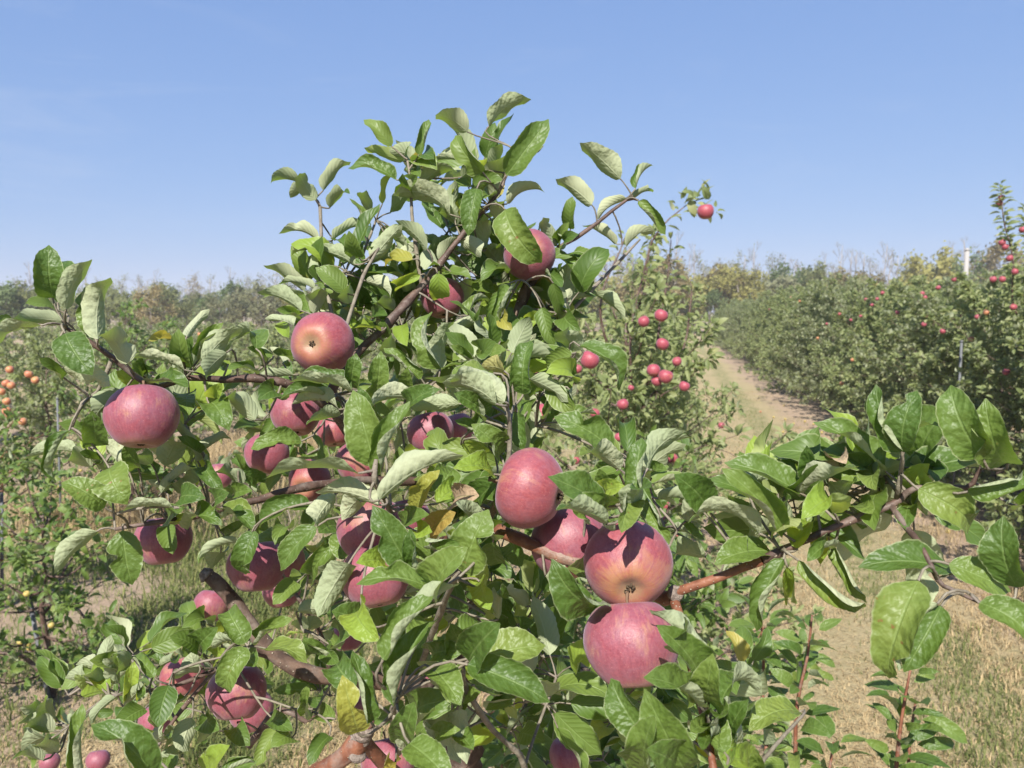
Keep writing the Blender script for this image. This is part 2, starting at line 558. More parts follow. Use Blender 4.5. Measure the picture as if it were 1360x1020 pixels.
# ------------------------------------------------------------------ leaf shapes (base at the origin, tip on +Y at distance 1, upper face +Z)
def leaf_shape(curl, fold, rows, half, seed, serr=0.0, wid=0.238, wavy=0.16):
    rg = random.Random(seed)
    fl, fr = fold * rg.uniform(0.6, 1.25), fold * rg.uniform(0.6, 1.25)
    p1, p2, a1 = rg.uniform(0, 6), rg.uniform(0, 6), rg.uniform(0.5, 1.0) * wavy
    tw = rg.uniform(-0.35, 0.35)
    bite = (rg.uniform(0.35, 0.8), rg.choice((-1, 1)), rg.uniform(0.35, 0.8)) if serr and seed % 10 == 2 else None
    side = rg.uniform(-0.12, 0.12)
    vs, uvs = [], []
    mid = np.zeros(3)
    N = 60
    path, dirs = [mid.copy()], []
    for i in range(N):
        t = (i + 0.5) / N
        th = curl * (0.25 - t ** 1.25 * 1.15)
        ph = side * (t - 0.5) * 2
        d = np.array((sin(ph) * cos(th), cos(th) * cos(ph), sin(th)))
        dirs.append(d)
        mid = mid + d / N
        path.append(mid.copy())
    dirs.append(dirs[-1])
    for i in range(rows + 1):
        t = i / rows
        k = int(round(t * N))
        c, d = path[k], dirs[k]
        w = wid * (max(0.0, sin(pi * t ** 0.86))) ** 0.72 * (1.08 - 0.22 * t)
        if t > 0.86:
            w *= max(0.0, (1.0 - t) / 0.14) ** 0.35
        if serr and 0 < i < rows:
            w *= 1 + (serr if i % 2 else -serr)
        if i in (0, rows):
            w = 0.006
        ang = tw * (t - 0.4)
        x0 = np.array((1.0, 0, 0))
        x0 = unit(x0 - d * (x0 @ d))
        n0 = np.cross(x0, d)
        X = x0 * cos(ang) + n0 * sin(ang)
        Nn = np.cross(X, d)
        env = sin(pi * min(1, t * 1.05 + 0.03)) ** 0.5 if 0 < t < 0.97 else 0.2
        for s in range(-half, half + 1):
            u = s / half
            f = (fr if u > 0 else fl) * env
            # cross-section opens in a V and its margins roll further up
            n = 6
            lx = lz = 0.0
            for q in range(n):
                a = f * (0.45 + 1.5 * ((q + 0.5) / n * abs(u)) ** 1.6)
                lx += cos(a) * abs(u) / n
                lz += sin(a) * abs(u) / n
            if bite and u * bite[1] > 0:
                lx *= 1 - bite[2] * math.exp(-((t - bite[0]) / 0.07) ** 2)
            lz += a1 * u * u * sin(11 * t + (p1 if u > 0 else p2)) * 1.6
            vs.append(c + X * (lx * w * (1 if u > 0 else -1)) + Nn * (lz * w))
            uvs.append((0.5 + 0.5 * u, t))
    vs = np.array(vs)
    tip = path[-1]
    L = np.linalg.norm(tip)
    y = tip / L
    x = unit(np.array((1, 0, 0)) - y * y[0])
    z = np.cross(x, y)
    vs = np.stack([vs @ x, vs @ y, vs @ z], 1) / L
    m = 2 * half + 1
    fs = [(i * m + j, i * m + j + 1, (i + 1) * m + j + 1, (i + 1) * m + j) for i in range(rows) for j in range(m - 1)]
    return vs, np.array(fs, np.int32), np.array(uvs)


HERO_C, HERO_F = (0.25, 0.6, 1.0, 1.5), (0.3, 0.55, 0.85, 1.2)
HERO = {}
for ci, c in enumerate(HERO_C):
    for fi, f in enumerate(HERO_F):
        for s in range(3):
            HERO[ci, fi, s] = leaf_shape(c, f, 20, 4, 1000 + ci * 100 + fi * 10 + s, serr=0.022)
HERO_ME = {}


def hero_mesh(key, kind):
    if (key, kind) not in HERO_ME:
        v, f, uv = HERO[key]
        HERO_ME[key, kind] = new_mesh('leaf', v, f, LEAF_M[kind], uv)
    return HERO_ME[key, kind]


MID = [leaf_shape(c, f, 5, 1, 50 + i, wavy=0.05) for i, (c, f) in enumerate(((0.3, 0.3), (0.7, 0.5), (1.1, 0.4), (0.6, 0.8), (1.2, 0.7), (0.2, 0.6)))]
MID_ME = {m: [new_mesh('leaf', v, f, m, uv) for v, f, uv in MID] for m in (M_LEAF, M_FAR)}
LOW = [leaf_shape(c, f, 3, 1, 80 + i, wid=0.33, wavy=0.0) for i, (c, f) in enumerate(((0.3, 0.4), (0.8, 0.5), (1.2, 0.6), (0.5, 0.9)))]


def join_leaves(shapes, items, rng):
    """items: (shape index, 4x4 matrix) -> verts, faces, uvs, var"""
    V, Fc, U, W = [], [], [], []
    base = 0
    for si, M in items:
        v, f, uv = shapes[si]
        V.append(v @ M[:3, :3].T + M[:3, 3])
        Fc.append(f + base)
        U.append(uv)
        W.append(np.full(len(f), rng.random()))
        base += len(v)
    return np.concatenate(V), np.concatenate(Fc), np.concatenate(U), np.concatenate(W)


def leaf_matrix(base, axis, normal, s, w=1.0):
    y = unit(axis)
    z = unit(normal - y * (normal @ y))
    x = np.cross(y, z)
    M = np.eye(4)
    M[:3, 0], M[:3, 1], M[:3, 2], M[:3, 3] = x * s * w, y * s, z * s, base
    return M


def rand_dir(rg):
    while True:
        v = np.array((rg.uniform(-1, 1), rg.uniform(-1, 1), rg.uniform(-1, 1)))
        n = np.linalg.norm(v)
        if 0.1 < n < 1:
            return v / n


UP = np.array((0, 0, 1.0))
SUNV = np.array(SUN_DIR)

# ------------------------------------------------------------------ ground
def build_ground():
    n = 120
    xs = np.concatenate([np.linspace(-420, -40, 12, endpoint=False), np.linspace(-40, 40, 90), np.linspace(40, 420, 13)[1:]])
    ys = np.concatenate([np.linspace(-60, -4, 5, endpoint=False), np.linspace(-4, 60, 90), np.linspace(60, 520, 12)[1:]])
    rg = np.random.RandomState(4)
    V = []
    ph = rg.uniform(0, 6, 8)
    for y in ys:
        for x in xs:
            near = math.exp(-(x * x + y * y) / 3000)
            z = near * (0.02 * sin(1.3 * x + ph[0]) * sin(0.9 * y + ph[1]) + 0.012 * sin(3.7 * x + ph[2]) * sin(3.1 * y + ph[3])) - 0.02 * near
            V.append((x, y, z))
    w = len(xs)
    Fc = np.array([(j * w + i, j * w + i + 1, (j + 1) * w + i + 1, (j + 1) * w + i) for j in range(len(ys) - 1) for i in range(w - 1)])
    link('ground', new_mesh('ground', V, Fc, M_GROUND), kind='structure')


build_ground()


def blades(name, mat, spots, rng, hmin, hmax, wid, bend, per, spread, label, cat):
    V, Fc, U, W = [], [], [], []
    for p in spots:
        r = rng.random()
        for _ in range(per):
            a = rng.uniform(0, 2 * pi)
            b = np.array((p[0] + rng.gauss(0, spread), p[1] + rng.gauss(0, spread), -0.03))
            h = rng.uniform(hmin, hmax)
            d = np.array((cos(a), sin(a), 0))
            s = np.array((-sin(a), cos(a), 0)) * wid * rng.uniform(0.6, 1.3)
            k = bend * rng.uniform(0.3, 1.2)
            m = b + UP * h * 0.6 + d * h * k * 0.3
            t = b + UP * h * (1 - 0.35 * k) + d * h * k
            i = len(V)
            V += [b - s, b + s, m + s * 0.7, m - s * 0.7, t + s * 0.1, t - s * 0.1]
            Fc += [(i, i + 1, i + 2, i + 3), (i + 3, i + 2, i + 4, i + 5)]
            U += [(0, 0), (1, 0), (1, .6), (0, .6), (1, 1), (0, 1)]
            q = (r * 0.5 + rng.random() * 0.5)
            W += [q, q]
    link(name, new_mesh(name, np.array(V), np.array(Fc, np.int32), mat, U, W), kind='stuff', label=label, category=cat)


def in_view(p, m=60):
    x, y, d = proj(p)
    return d > 0.5 and -m < x < 1360 + m and -m < y < 1020 + m


def build_grass():
    rg = random.Random(11)
    green, straw, tall, weeds = [], [], [], []
    while len(green) < 7500 or len(straw) < 9500:
        d = 3.2 + 20 * rg.random() ** 1.7
        x = rg.uniform(-0.75, 0.75) * d
        p = np.array((x, d, 0.0))
        if not in_view(p):
            continue
        v = p @ RV
        ph = ((v + 0.3 + 8.2) / 4.1) % 1.0
        if (0.44 < ph < 0.60 and (v < 0 or rg.random() < 0.8)) or (v < -3.2 and rg.random() < 0.6) or rg.random() < 0.08:
            if len(green) < 7500:
                green.append(p)
        elif 0.15 < ph < 0.8 and len(straw) < 9500:
            straw.append(p)
    for _ in range(1500):                                   # tall bleached weeds in the left-hand strip
        u, v = rg.uniform(7.0, 14), rg.gauss(-6.4, 0.7)
        tall.append(row_pt(u, v))
    for _ in range(420):                                    # dry weeds at the foot of the right-hand row
        u, v = rg.uniform(6.5, 14), rg.gauss(3.15, 0.22)
        weeds.append(row_pt(u, v))
    under = []
    while len(under) < 2600:
        u, v = rg.uniform(3.5, 15), rg.uniform(-5.6, -2.2)
        p = row_pt(u, v)
        if in_view(p) and (sin(1.7 * u + 2) * sin(2.3 * v) + rg.gauss(0, 0.35)) > -0.1:
            under.append(p)
    blades('undergrowth', M_GRASS, under, rg, 0.06, 0.22, 0.006, 0.9, 9, 0.08, 'lush green weeds and grass between the laden tree and the staked tree', 'grass')
    blades('grass', M_GRASS, green, rg, 0.03, 0.10, 0.0035, 0.6, 7, 0.07, 'short green grass growing along the middle of the alleys', 'grass')
    blades('mown_straw', M_STRAW, straw, rg, 0.02, 0.07, 0.0035, 1.6, 9, 0.09, 'pale mown straw lying over the alleys', 'straw')
    blades('tall_dry_grass', M_STRAW, tall, rg, 0.15, 0.62, 0.0035, 0.9, 8, 0.12, 'tall bleached grass standing between the rows of loose trees', 'grass')
    blades('dry_weeds', M_STRAW, weeds, rg, 0.06, 0.30, 0.003, 1.0, 6, 0.12, 'brown dry weeds at the foot of the hedge-like row', 'weeds')


build_grass()


# ------------------------------------------------------------------ orchard trees behind the main tree
class Crown:
    """skeleton and leaves of one orchard tree, in its own coordinates (base at the origin)"""

    def __init__(self, seed, h, r, nlimb, per_spot, leaf=0.078, low=0.14, lean=0.0, spots=6, skirt=0.0, up=0.75, inner=0.18):
        self.up, self.inner = up, inner
        rg = self.rg = random.Random(seed)
        self.h, self.trunk, self.limbs, self.items = h, Tubes(), [], []
        lx, ly = rg.uniform(-lean, lean), rg.uniform(-lean, lean)
        tp = [np.array((lx * t + rg.gauss(0, 0.012), ly * t + rg.gauss(0, 0.012), h * 0.93 * t)) for t in np.linspace(0, 1, 7)]
        tp[0][:2] = 0
        tp[0][2] = -0.05
        r0 = 0.012 + 0.011 * h
        pts, rad = spline(tp, [r0 * (1 - 0.83 * t) for t in np.linspace(0, 1, 7)], 0.12)
        self.trunk.add(pts, rad, 7)
        a = rg.uniform(0, 6)
        for k in range(nlimb):
            t = low + (0.97 - low) * (k + rg.random() * 0.8) / nlimb
            a += 2.4 + rg.uniform(-0.5, 0.5)
            o = pts[min(len(pts) - 1, int(t * (len(pts) - 1)))]
            ln = r * (1.12 + skirt * (1 - t) - 0.62 * t ** 1.6) * rg.uniform(0.75, 1.2)
            rise = rg.uniform(-0.1, 0.5) + 0.7 * t ** 2
            self.limb(o, a, ln, rise, per_spot, leaf, spots)
        for _ in range(3):                                   # leader shoots
            o = pts[-1] - UP * rg.uniform(0, 0.12 * h)
            self.limb(o, rg.uniform(0, 6), rg.uniform(0.15, 0.3) * h * 0.35, 2.5, per_spot, leaf, 3)

    def limb(self, o, a, ln, rise, per, leaf, spots):
        rg = self.rg
        d = np.array((cos(a), sin(a), 0))
        q = [o]
        for i in range(1, 5):
            t = i / 4
            q.append(o + d * ln * t + UP * (rise * ln * t * t + rg.gauss(0, 0.02)) + np.array((rg.gauss(0, 0.03), rg.gauss(0, 0.03), 0)) * ln)
        pts, rad = spline(q, [0.009, 0.007, 0.0055, 0.004, 0.002], max(0.05, ln / 10))
        T = Tubes()
        T.add(pts, rad, 5)
        for i in range(spots):
            t = self.inner + (1 - self.inner) * (i + rg.random()) / spots
            p = pts[min(len(pts) - 1, int(t * (len(pts) - 1)))]
            w = unit(rand_dir(rg) + UP * 0.35) * rg.uniform(0.05, 0.22) * (0.6 + 0.5 * ln)
            e = p + w
            T.add([p, p + w * 0.5 + UP * 0.01, e], [0.003, 0.0025, 0.0015], 3, cap=False)
            self.spot(p + w * 0.35, per // 2, leaf, d)
            self.spot(e, per - per // 2, leaf, d)
        self.spot(pts[-1], per, leaf, d)
        self.limbs.append(T)

    def spot(self, p, n, leaf, d):
        rg = self.rg
        for _ in range(n):
            ax = unit(rand_dir(rg) + d * 0.45 + UP * 0.12)
            nr = unit(UP * self.up * 0.5 + SUNV * 0.95 + rand_dir(rg) * 0.9)
            if abs(ax @ nr) > 0.95:
                nr = unit(nr + rand_dir(rg))
            b = p + ax * rg.uniform(0.01, 0.035) + rand_dir(rg) * 0.012
            self.items.append((rg.randrange(600), leaf_matrix(b, ax, nr, leaf * rg.uniform(0.6, 1.2), rg.uniform(0.85, 1.15))))

    def shoot(self, pts, rad, per=0.045, leaf=0.07):
        """a single upright leafy shoot given by its points"""
        rg = self.rg
        p2, r2 = spline(pts, rad, 0.03)
        ph = rg.uniform(0, 6)
        p2 = [p + np.array((sin(9 * i * 0.03 + ph), cos(7 * i * 0.03 + ph), 0)) * 0.012 for i, p in enumerate(p2)]
        T = Tubes()
        T.add(p2, r2, 6)
        self.limbs.append(T)
        acc, a = 0.0, rg.uniform(0, 6)
        for i in range(1, len(p2)):
            acc += np.linalg.norm(p2[i] - p2[i - 1])
            while acc > per:
                acc -= per * rg.uniform(0.5, 1.7)
                a += 2.4
                t = unit(p2[i] - p2[i - 1])
                s = unit(np.cross(t, (cos(a), sin(a), 0.1)))
                ax = unit(s + t * rg.uniform(-0.1, 0.5) + rand_dir(rg) * 0.2)
                nr = unit(t * 0.3 + UP * 0.4 + SUNV * 0.5 + rand_dir(rg) * 0.8)
                self.items.append((rg.randrange(600), leaf_matrix(p2[i] + s * 0.02, ax, nr, leaf * rg.uniform(0.5, 1.2), rg.uniform(0.85, 1.15))))


def near_tree(name, crown, base, label, group, n_single, bark, leafmat=None):
    """a tree whose nearest leaves are single parts, the rest one mass"""
    root = link(name, None, label=label, category='apple tree', group=group)
    root.location = tuple(base)
    crown.trunk.obj('trunk', bark, root)
    for T in crown.limbs:
        T.obj('limb', bark, root)
    scored = []
    for it in crown.items:
        c = it[1][:3, 3] + base
        x, y, d = proj(c + it[1][:3, 1] * 0.5)
        vis = -20 < x < 1380 and -20 < y < 1040 and d > 0.3
        scored.append((0 if vis else 1, d if vis else 99, id(it), it))
    scored.sort(key=lambda s: s[:3])
    single = [s[3] for s in scored[:n_single] if s[0] == 0]
    rest = [s[3] for s in scored if not any(s[3] is q for q in ())][len(single):]
    for si, M in single:
        o = link('leaf', MID_ME[leafmat or M_LEAF][si % len(MID)], root)
        o.matrix_local = Matrix(M.tolist())
    v, f, u, w = join_leaves(MID, [(si % len(MID), M) for si, M in rest], crown.rg)
    link('crown', new_mesh('crown', v, f, leafmat or M_LEAF, u, w), root, kind='stuff')
    return root


BUSHES = []


def bush_variant(seed, h, r, nlimb, per, leaf, spots=7, skirt=0.0, inner=0.18):
    c = Crown(seed, h, r, nlimb, per, leaf, low=0.06, spots=spots, skirt=skirt, up=1.0, inner=inner)
    T = c.trunk
    me_t = new_mesh('trunk', T.v, T.f, M_BARK_OLD)
    B = Tubes()
    for L in c.limbs:
        off = len(B.v)
        B.v += L.v
        B.f += [tuple(i + off for i in q) for q in L.f]
    me_b = new_mesh('branches', B.v, B.f, M_BARK_OLD)
    v, f, u, w = join_leaves(LOW, [(si % len(LOW), M) for si, M in c.items], c.rg)
    me_c = new_mesh('crown', v, f, M_FAR, u, w)
    return me_t, me_b, me_c, h


def place_bush(var, loc, rz, s, label, group, sz=1.0):
    me_t, me_b, me_c, h = var
    root = link('apple_tree', None, label=label, category='apple tree', group=group)
    root.location = tuple(loc)
    root.rotation_euler = (0, 0, rz)
    root.scale = (s, s, s * sz)
    link('trunk', me_t, root)
    link('branches', me_b, root, kind='stuff')
    link('crown', me_c, root, kind='stuff')
    return root


def build_rows():
    rg = random.Random(21)
    hedge = [bush_variant(300 + i, 2.75, 1.02, 54, 26, 0.072, spots=8, skirt=0.42, inner=0.3) for i in range(5)]
    loose = [bush_variant(340 + i, 2.2, 0.85, 24, 16, 0.085, spots=6, skirt=0.2) for i in range(4)]
    low = [bush_variant(360 + i, 1.65, 0.85, 22, 16, 0.085, spots=6) for i in range(4)]
    # the long row beside the dirt track
    u = 5.6
    first = True
    while u < 62:
        place_bush(hedge[rg.randrange(5)], row_pt(u, 4.3 + rg.gauss(0, 0.06)), rg.uniform(0, 6.3), rg.uniform(0.95, 1.06) * (1.04 if u < 16 else 1.0),
                   'dense green apple tree in the long hedge-like row beside the dirt track', 'apple trees of the hedge-like row', rg.uniform(0.9, 1.04))
        u += rg.uniform(1.25, 1.6)
    for k, v in enumerate((8.4, 12.5, 16.6, 20.7, 24.8)):
        u = 9 + v * 0.3
        while u < 66:
            place_bush(hedge[rg.randrange(5)], row_pt(u, v + rg.gauss(0, 0.08)), rg.uniform(0, 6.3), rg.uniform(0.95, 1.1),
                       'green apple tree in the %s row behind the long hedge-like row' % ('next', 'second', 'third', 'fourth', 'fifth')[k], 'apple trees of the %s row behind the hedge' % ('next', 'second', 'third', 'fourth', 'fifth')[k], rg.uniform(0.92, 1.1))
            u += rg.uniform(1.5, 2.0)
    for k, v in enumerate((-8.3, -12.4, -16.5, -20.6, -24.7, -28.8)):
        u = 4.5 + abs(v) * 0.55
        while u < 34 + abs(v) * 0.3:
            if rg.random() < 0.93:
                place_bush(low[rg.randrange(4)], row_pt(u, v + rg.gauss(0, 0.12)), rg.uniform(0, 6.3), rg.uniform(0.85, 1.12),
                           'loose leafy apple tree in the %s row beyond the tall bleached grass' % ('first', 'second', 'third', 'fourth', 'fifth', 'sixth')[k], 'apple trees of the %s row beyond the grass' % ('first', 'second', 'third', 'fourth', 'fifth', 'sixth')[k], rg.uniform(0.85, 1.1))
            u += rg.uniform(1.7, 2.4)
    # own row, receding behind the main tree
    u = 9.8
    while u < 60:
        place_bush(loose[rg.randrange(4)], row_pt(u, -0.35 + rg.gauss(0, 0.08)), rg.uniform(0, 6.3), rg.uniform(0.85, 1.0),
                   'apple tree receding along the same row behind the laden tree', 'apple trees receding along the row', rg.uniform(0.95, 1.15))
        u += rg.uniform(1.3, 1.8)
    # left-hand row with gaps
    for u in (12.5, 16, 18.2, 21, 24, 26.5, 30, 33):
        place_bush(low[rg.randrange(4)], row_pt(u, -4.3), rg.uniform(0, 6.3), rg.uniform(0.8, 0.95),
                   'apple tree in the gappy row between laden tree and tall bleached grass', 'apple trees of the gappy row')


build_rows()


def build_near_trees():
    g = 'young apple trees close behind the laden tree'
    bases = []

    def own(u, v, h, r, nl, per, seed, label, n=300, **kw):
        c = Crown(seed, h, r, nl, per, 0.078, low=0.08, **kw)
        b = row_pt(u, v)
        return c, b, label, n

    # low dense tree just behind the laden one, with upright shoots on its right
    c, b, lab, n = own(2.35, -0.25, 1.12, 0.72, 26, 10, 71, 'low bushy apple tree with reddish upright shoots below the large russeted apple')
    for pl in ([(1052, 1150, 2.0), (1060, 1015, 2.0), (1063, 930, 2.0), (1072, 870, 2.0), (1074, 815, 2.0)],
               [(1000, 1060, 2.05), (1010, 930, 2.1), (1016, 860, 2.1), (1014, 800, 2.1)],
               [(1185, 1150, 1.85), (1195, 1020, 1.85), (1199, 940, 1.85), (1204, 885, 1.85)],
               [(1215, 1150, 1.85), (1212, 1010, 1.88), (1216, 930, 1.9)],
               [(900, 1120, 2.1), (905, 1000, 2.1), (925, 930, 2.1)],
               [(1100, 1150, 1.9), (1098, 1040, 1.9), (1102, 985, 1.9)]):
        pts = [P(*q) - b for q in pl]
        pts = [np.array((0.02, 0, 0.45)), pts[0] * 0.5 + np.array((0, 0, 0.2))] + pts
        k = len(pts)
        c.shoot(pts, [0.009 - 0.0065 * i / (k - 1) for i in range(k)], 0.011, 0.088)
    near_tree('apple_tree', c, b, lab, g, n, M_BARK_RED)
    c, b, lab, n = own(3.5, -0.2, 1.55, 0.80, 32, 10, 72, 'slender apple tree standing second behind the laden tree')
    near_tree('apple_tree', c, b, lab, g, n, M_BARK_DK)
    def own_leaf(u, v, h, r, nl, per, seed, label, n=300, **kw):
        return Crown(seed, h, r, nl, per, 0.066, low=0.06, skirt=0.2, spots=7, up=0.9), row_pt(u, v), label, n

    c, b, lab, n = own_leaf(4.75, -0.25, 2.5, 0.74, 44, 15, 73, 'tall apple tree whose top shoot arches right with one red apple')
    for pl in ([(838, 470, 4.5), (845, 400, 4.5), (862, 330, 4.45), (885, 297, 4.4), (900, 284, 4.4), (918, 270, 4.4), (940, 262, 4.4)],
               [(870, 480, 4.6), (880, 400, 4.6), (888, 345, 4.6), (893, 318, 4.6)],
               [(800, 420, 4.5), (822, 330, 4.5), (838, 300, 4.5)],
               [(905, 470, 4.7), (918, 400, 4.7), (915, 372, 4.7)]):
        pts = [P(*q) - b for q in pl]
        c.shoot([np.array((0, 0, 1.7))] + pts, [0.01] + [0.008 - 0.006 * i / (len(pts) - 1) for i in range(len(pts))], 0.02, 0.075)
    for q in ((903, 272), (912, 262), (918, 276), (925, 268), (932, 262), (944, 268), (922, 284), (950, 280)):
        c.spot(P(*q, 4.36) - b, 3, 0.085, RV)
    near_tree('apple_tree', c, b, lab, g, n, M_BARK_DK, M_FAR)
    c, b, lab, n = own_leaf(6.3, -0.35, 2.45, 0.80, 44, 15, 74, 'bushy apple tree standing fourth behind the laden tree')
    near_tree('apple_tree', c, b, lab, g, n, M_BARK_DK, M_FAR)
    c, b, lab, n = own_leaf(7.9, -0.3, 2.5, 0.80, 44, 15, 75, 'bushy apple tree standing fifth behind the laden tree')
    near_tree('apple_tree', c, b, lab, g, n, M_BARK_DK, M_FAR)
    # left-hand side: a young staked tree, one at the edge and a taller one with orange fruit
    gl = 'young apple trees of the gappy row'
    b = P(70, 935, 4.9)
    b[2] = 0
    c = Crown(81, 1.25, 0.50, 18, 7, 0.075, low=0.2, lean=0.2)
    q = [P(62, 900, 4.85) - b, P(25, 872, 4.8) - b, P(0, 868, 4.8) - b, P(-60, 850, 4.8) - b]
    c.shoot([np.array((0, 0, 0.12))] + q, [0.02, 0.016, 0.012, 0.01, 0.006], 0.05, 0.07)
    q = [P(60, 815, 4.9), P(70, 804, 4.9), P(90, 803, 4.9), P(107, 812, 4.9), P(116, 828, 4.9)]
    c.shoot([np.array((-0.05, 0, 0.55))] + [x - b for x in q], [0.012, 0.012, 0.012, 0.011, 0.009, 0.006], 0.2, 0.06)
    near_tree('apple_tree', c, b, 'small apple tree tied to a leaning steel stake with one arched bare branch', gl, 200, M_BARK_DK)
    b2 = P(-5, 770, 6.3)
    b2[2] = 0
    c = Crown(82, 1.75, 0.6, 20, 8, 0.075, low=0.25)
    near_tree('apple_tree', c, b2, 'slim apple tree standing beside the small staked tree', gl, 150, M_BARK_RED)
    b3 = row_pt(7.6, -5.9)
    c = Crown(83, 2.25, 0.85, 36, 9, 0.078, low=0.15)
    near_tree('apple_tree', c, b3, 'leafy apple tree hung with orange-pink apples near the tall bleached grass', gl, 200, M_BARK_DK)
    # tall shoots standing above the right-hand row
    b4 = row_pt(8.9, 4.0)
    c = Crown(84, 2.9, 0.7, 30, 9, 0.08, low=0.3)
    for pl in ([(1352, 420, 8.2), (1345, 350, 8.1), (1336, 300, 8.0), (1330, 265, 8.0), (1326, 246, 8.0)],
               [(1375, 420, 8.2), (1368, 340, 8.2), (1362, 300, 8.2), (1365, 275, 8.2)]):
        pts = [P(*q) - b4 for q in pl]
        c.shoot([np.array((0, 0, 2.2))] + pts, [0.012] + [0.010 - 0.007 * i / (len(pts) - 1) for i in range(len(pts))], 0.009, 0.105)
    near_tree('apple_tree', c, b4, 'tall apple tree with long fruiting shoots rising above the hedge-like row', 'apple trees of the hedge-like row', 120, M_BARK_DK, M_FAR)


build_near_trees()


# ------------------------------------------------------------------ stakes and the pale post
def stake(p0, p1, r, label, group=None, name='tree_stake'):
    T = Tubes()
    p0, p1 = np.asarray(p0, float), np.asarray(p1, float)
    T.add([p0, p0 * 0.5 + p1 * 0.5, p1], [r, r, r], 10)
    o = T.obj(name, M_STAKE, None, label=label, category='stake')
    if group:
        o['group'] = group
    C = Tubes()
    d = unit(p1 - p0)
    C.add([p1 - d * 0.02, p1 + d * 0.004], [r * 1.25, r * 1.25], 10)
    C.obj('end_cap', M_STAKE, o)


a = P(68, 932, 4.85)
a[2] = -0.1
stake(a, P(38, 790, 4.8), 0.014, 'grey steel stake leaning beside the small tree with the arched branch')
b = row_pt(4.9, -0.1)
stake((b[0], b[1], -0.2), P(818, 563, 4.9), 0.012, 'grey steel stake standing among the trees behind the laden one')
b = row_pt(9.9, 3.3)
stake((b[0], b[1], -0.2), (b[0], b[1], 2.05), 0.014, 'grey steel stake in front of the hedge-like row')
b = P(-2, 760, 6.3)
stake((b[0], b[1], -0.2), P(2, 650, 6.3), 0.014, 'grey steel stake beside the slim tree near the tall bleached grass')
b = P(75, 600, 8.5)
stake((b[0], b[1], -0.2), P(76, 528, 8.5), 0.011, 'thin grey stake beside the tree with orange-pink apples')


def post():
    d = 33.0
    top = P(1284.5, 333, d)
    T = Tubes()
    T.add([(top[0], top[1], -0.3), (top[0], top[1], top[2] * 0.5), tuple(top)], [0.10, 0.095, 0.09], 10)
    o = T.obj('wooden_post', M_POST, None, label='pale weathered post rising above the orchard trees', category='post')
    C = Tubes()
    C.add([top + UP * 0.001, top + UP * 0.05, top + UP * 0.12], [0.11, 0.11, 0.02], 10)
    C.obj('post_cap', M_POST, o)


post()


# ------------------------------------------------------------------ the wood on the skyline
def wood_tree(seed, h, r, nleaf, size, bare):
    rg = random.Random(seed)
    T, B, items = Tubes(), Tubes(), []
    top = h * 0.8
    T.add([(0, 0, -0.5), (rg.gauss(0, .15), rg.gauss(0, .15), top * 0.5), (rg.gauss(0, .3), rg.gauss(0, .3), top)], [0.10, 0.07, 0.03], 6)

    def grow(p, d, ln, rad, lev):
        q = p + d * ln
        B.add([p, p + d * ln * 0.5 + rand_dir(rg) * ln * 0.06, q], [rad, rad * 0.8, rad * 0.5], 3, cap=False)
        if lev == 0:
            for _ in range(nleaf):
                c = q + rand_dir(rg) * rg.uniform(0.0, 0.75) * (r / 3) + d * rg.uniform(-0.6, 0.2)
                items.append((rg.randrange(4), leaf_matrix(c, rand_dir(rg), unit(UP * 0.3 + rand_dir(rg) * 0.8 + SUNV), size * rg.uniform(0.6, 1.3), 1.15)))
            return
        for _ in range(3):
            nd = unit(d + rand_dir(rg) * 0.62 + UP * (0.35 if bare else 0.12))
            grow(p + d * ln * rg.uniform(0.55, 1.0), nd, ln * rg.uniform(0.6, 0.85), rad * 0.55, lev - 1)

    n = 9
    for k in range(n):
        a = k * 2.4 + rg.uniform(-0.3, 0.3)
        z = top * (0.12 + 0.86 * k / n)
        up = 0.9 + (1.2 if bare else 0.2) * k / n
        w = r * (1.0 - 0.45 * (k / n) ** 2)
        grow(np.array((0, 0, z)), unit((cos(a), sin(a), up)), w * 0.50, 0.034, 3 if bare else 2)
    out = [new_mesh('trunk', T.v, T.f, M_WOODBARK), new_mesh('branches', B.v, B.f, M_WOODBARK)]
    if not items:
        items.append((0, leaf_matrix(np.array((0, 0, top)), UP, SUNV, size, 1.0)))
    v, f, u, w = join_leaves(LOW, items, rg)
    return out, (v, f, u, w)


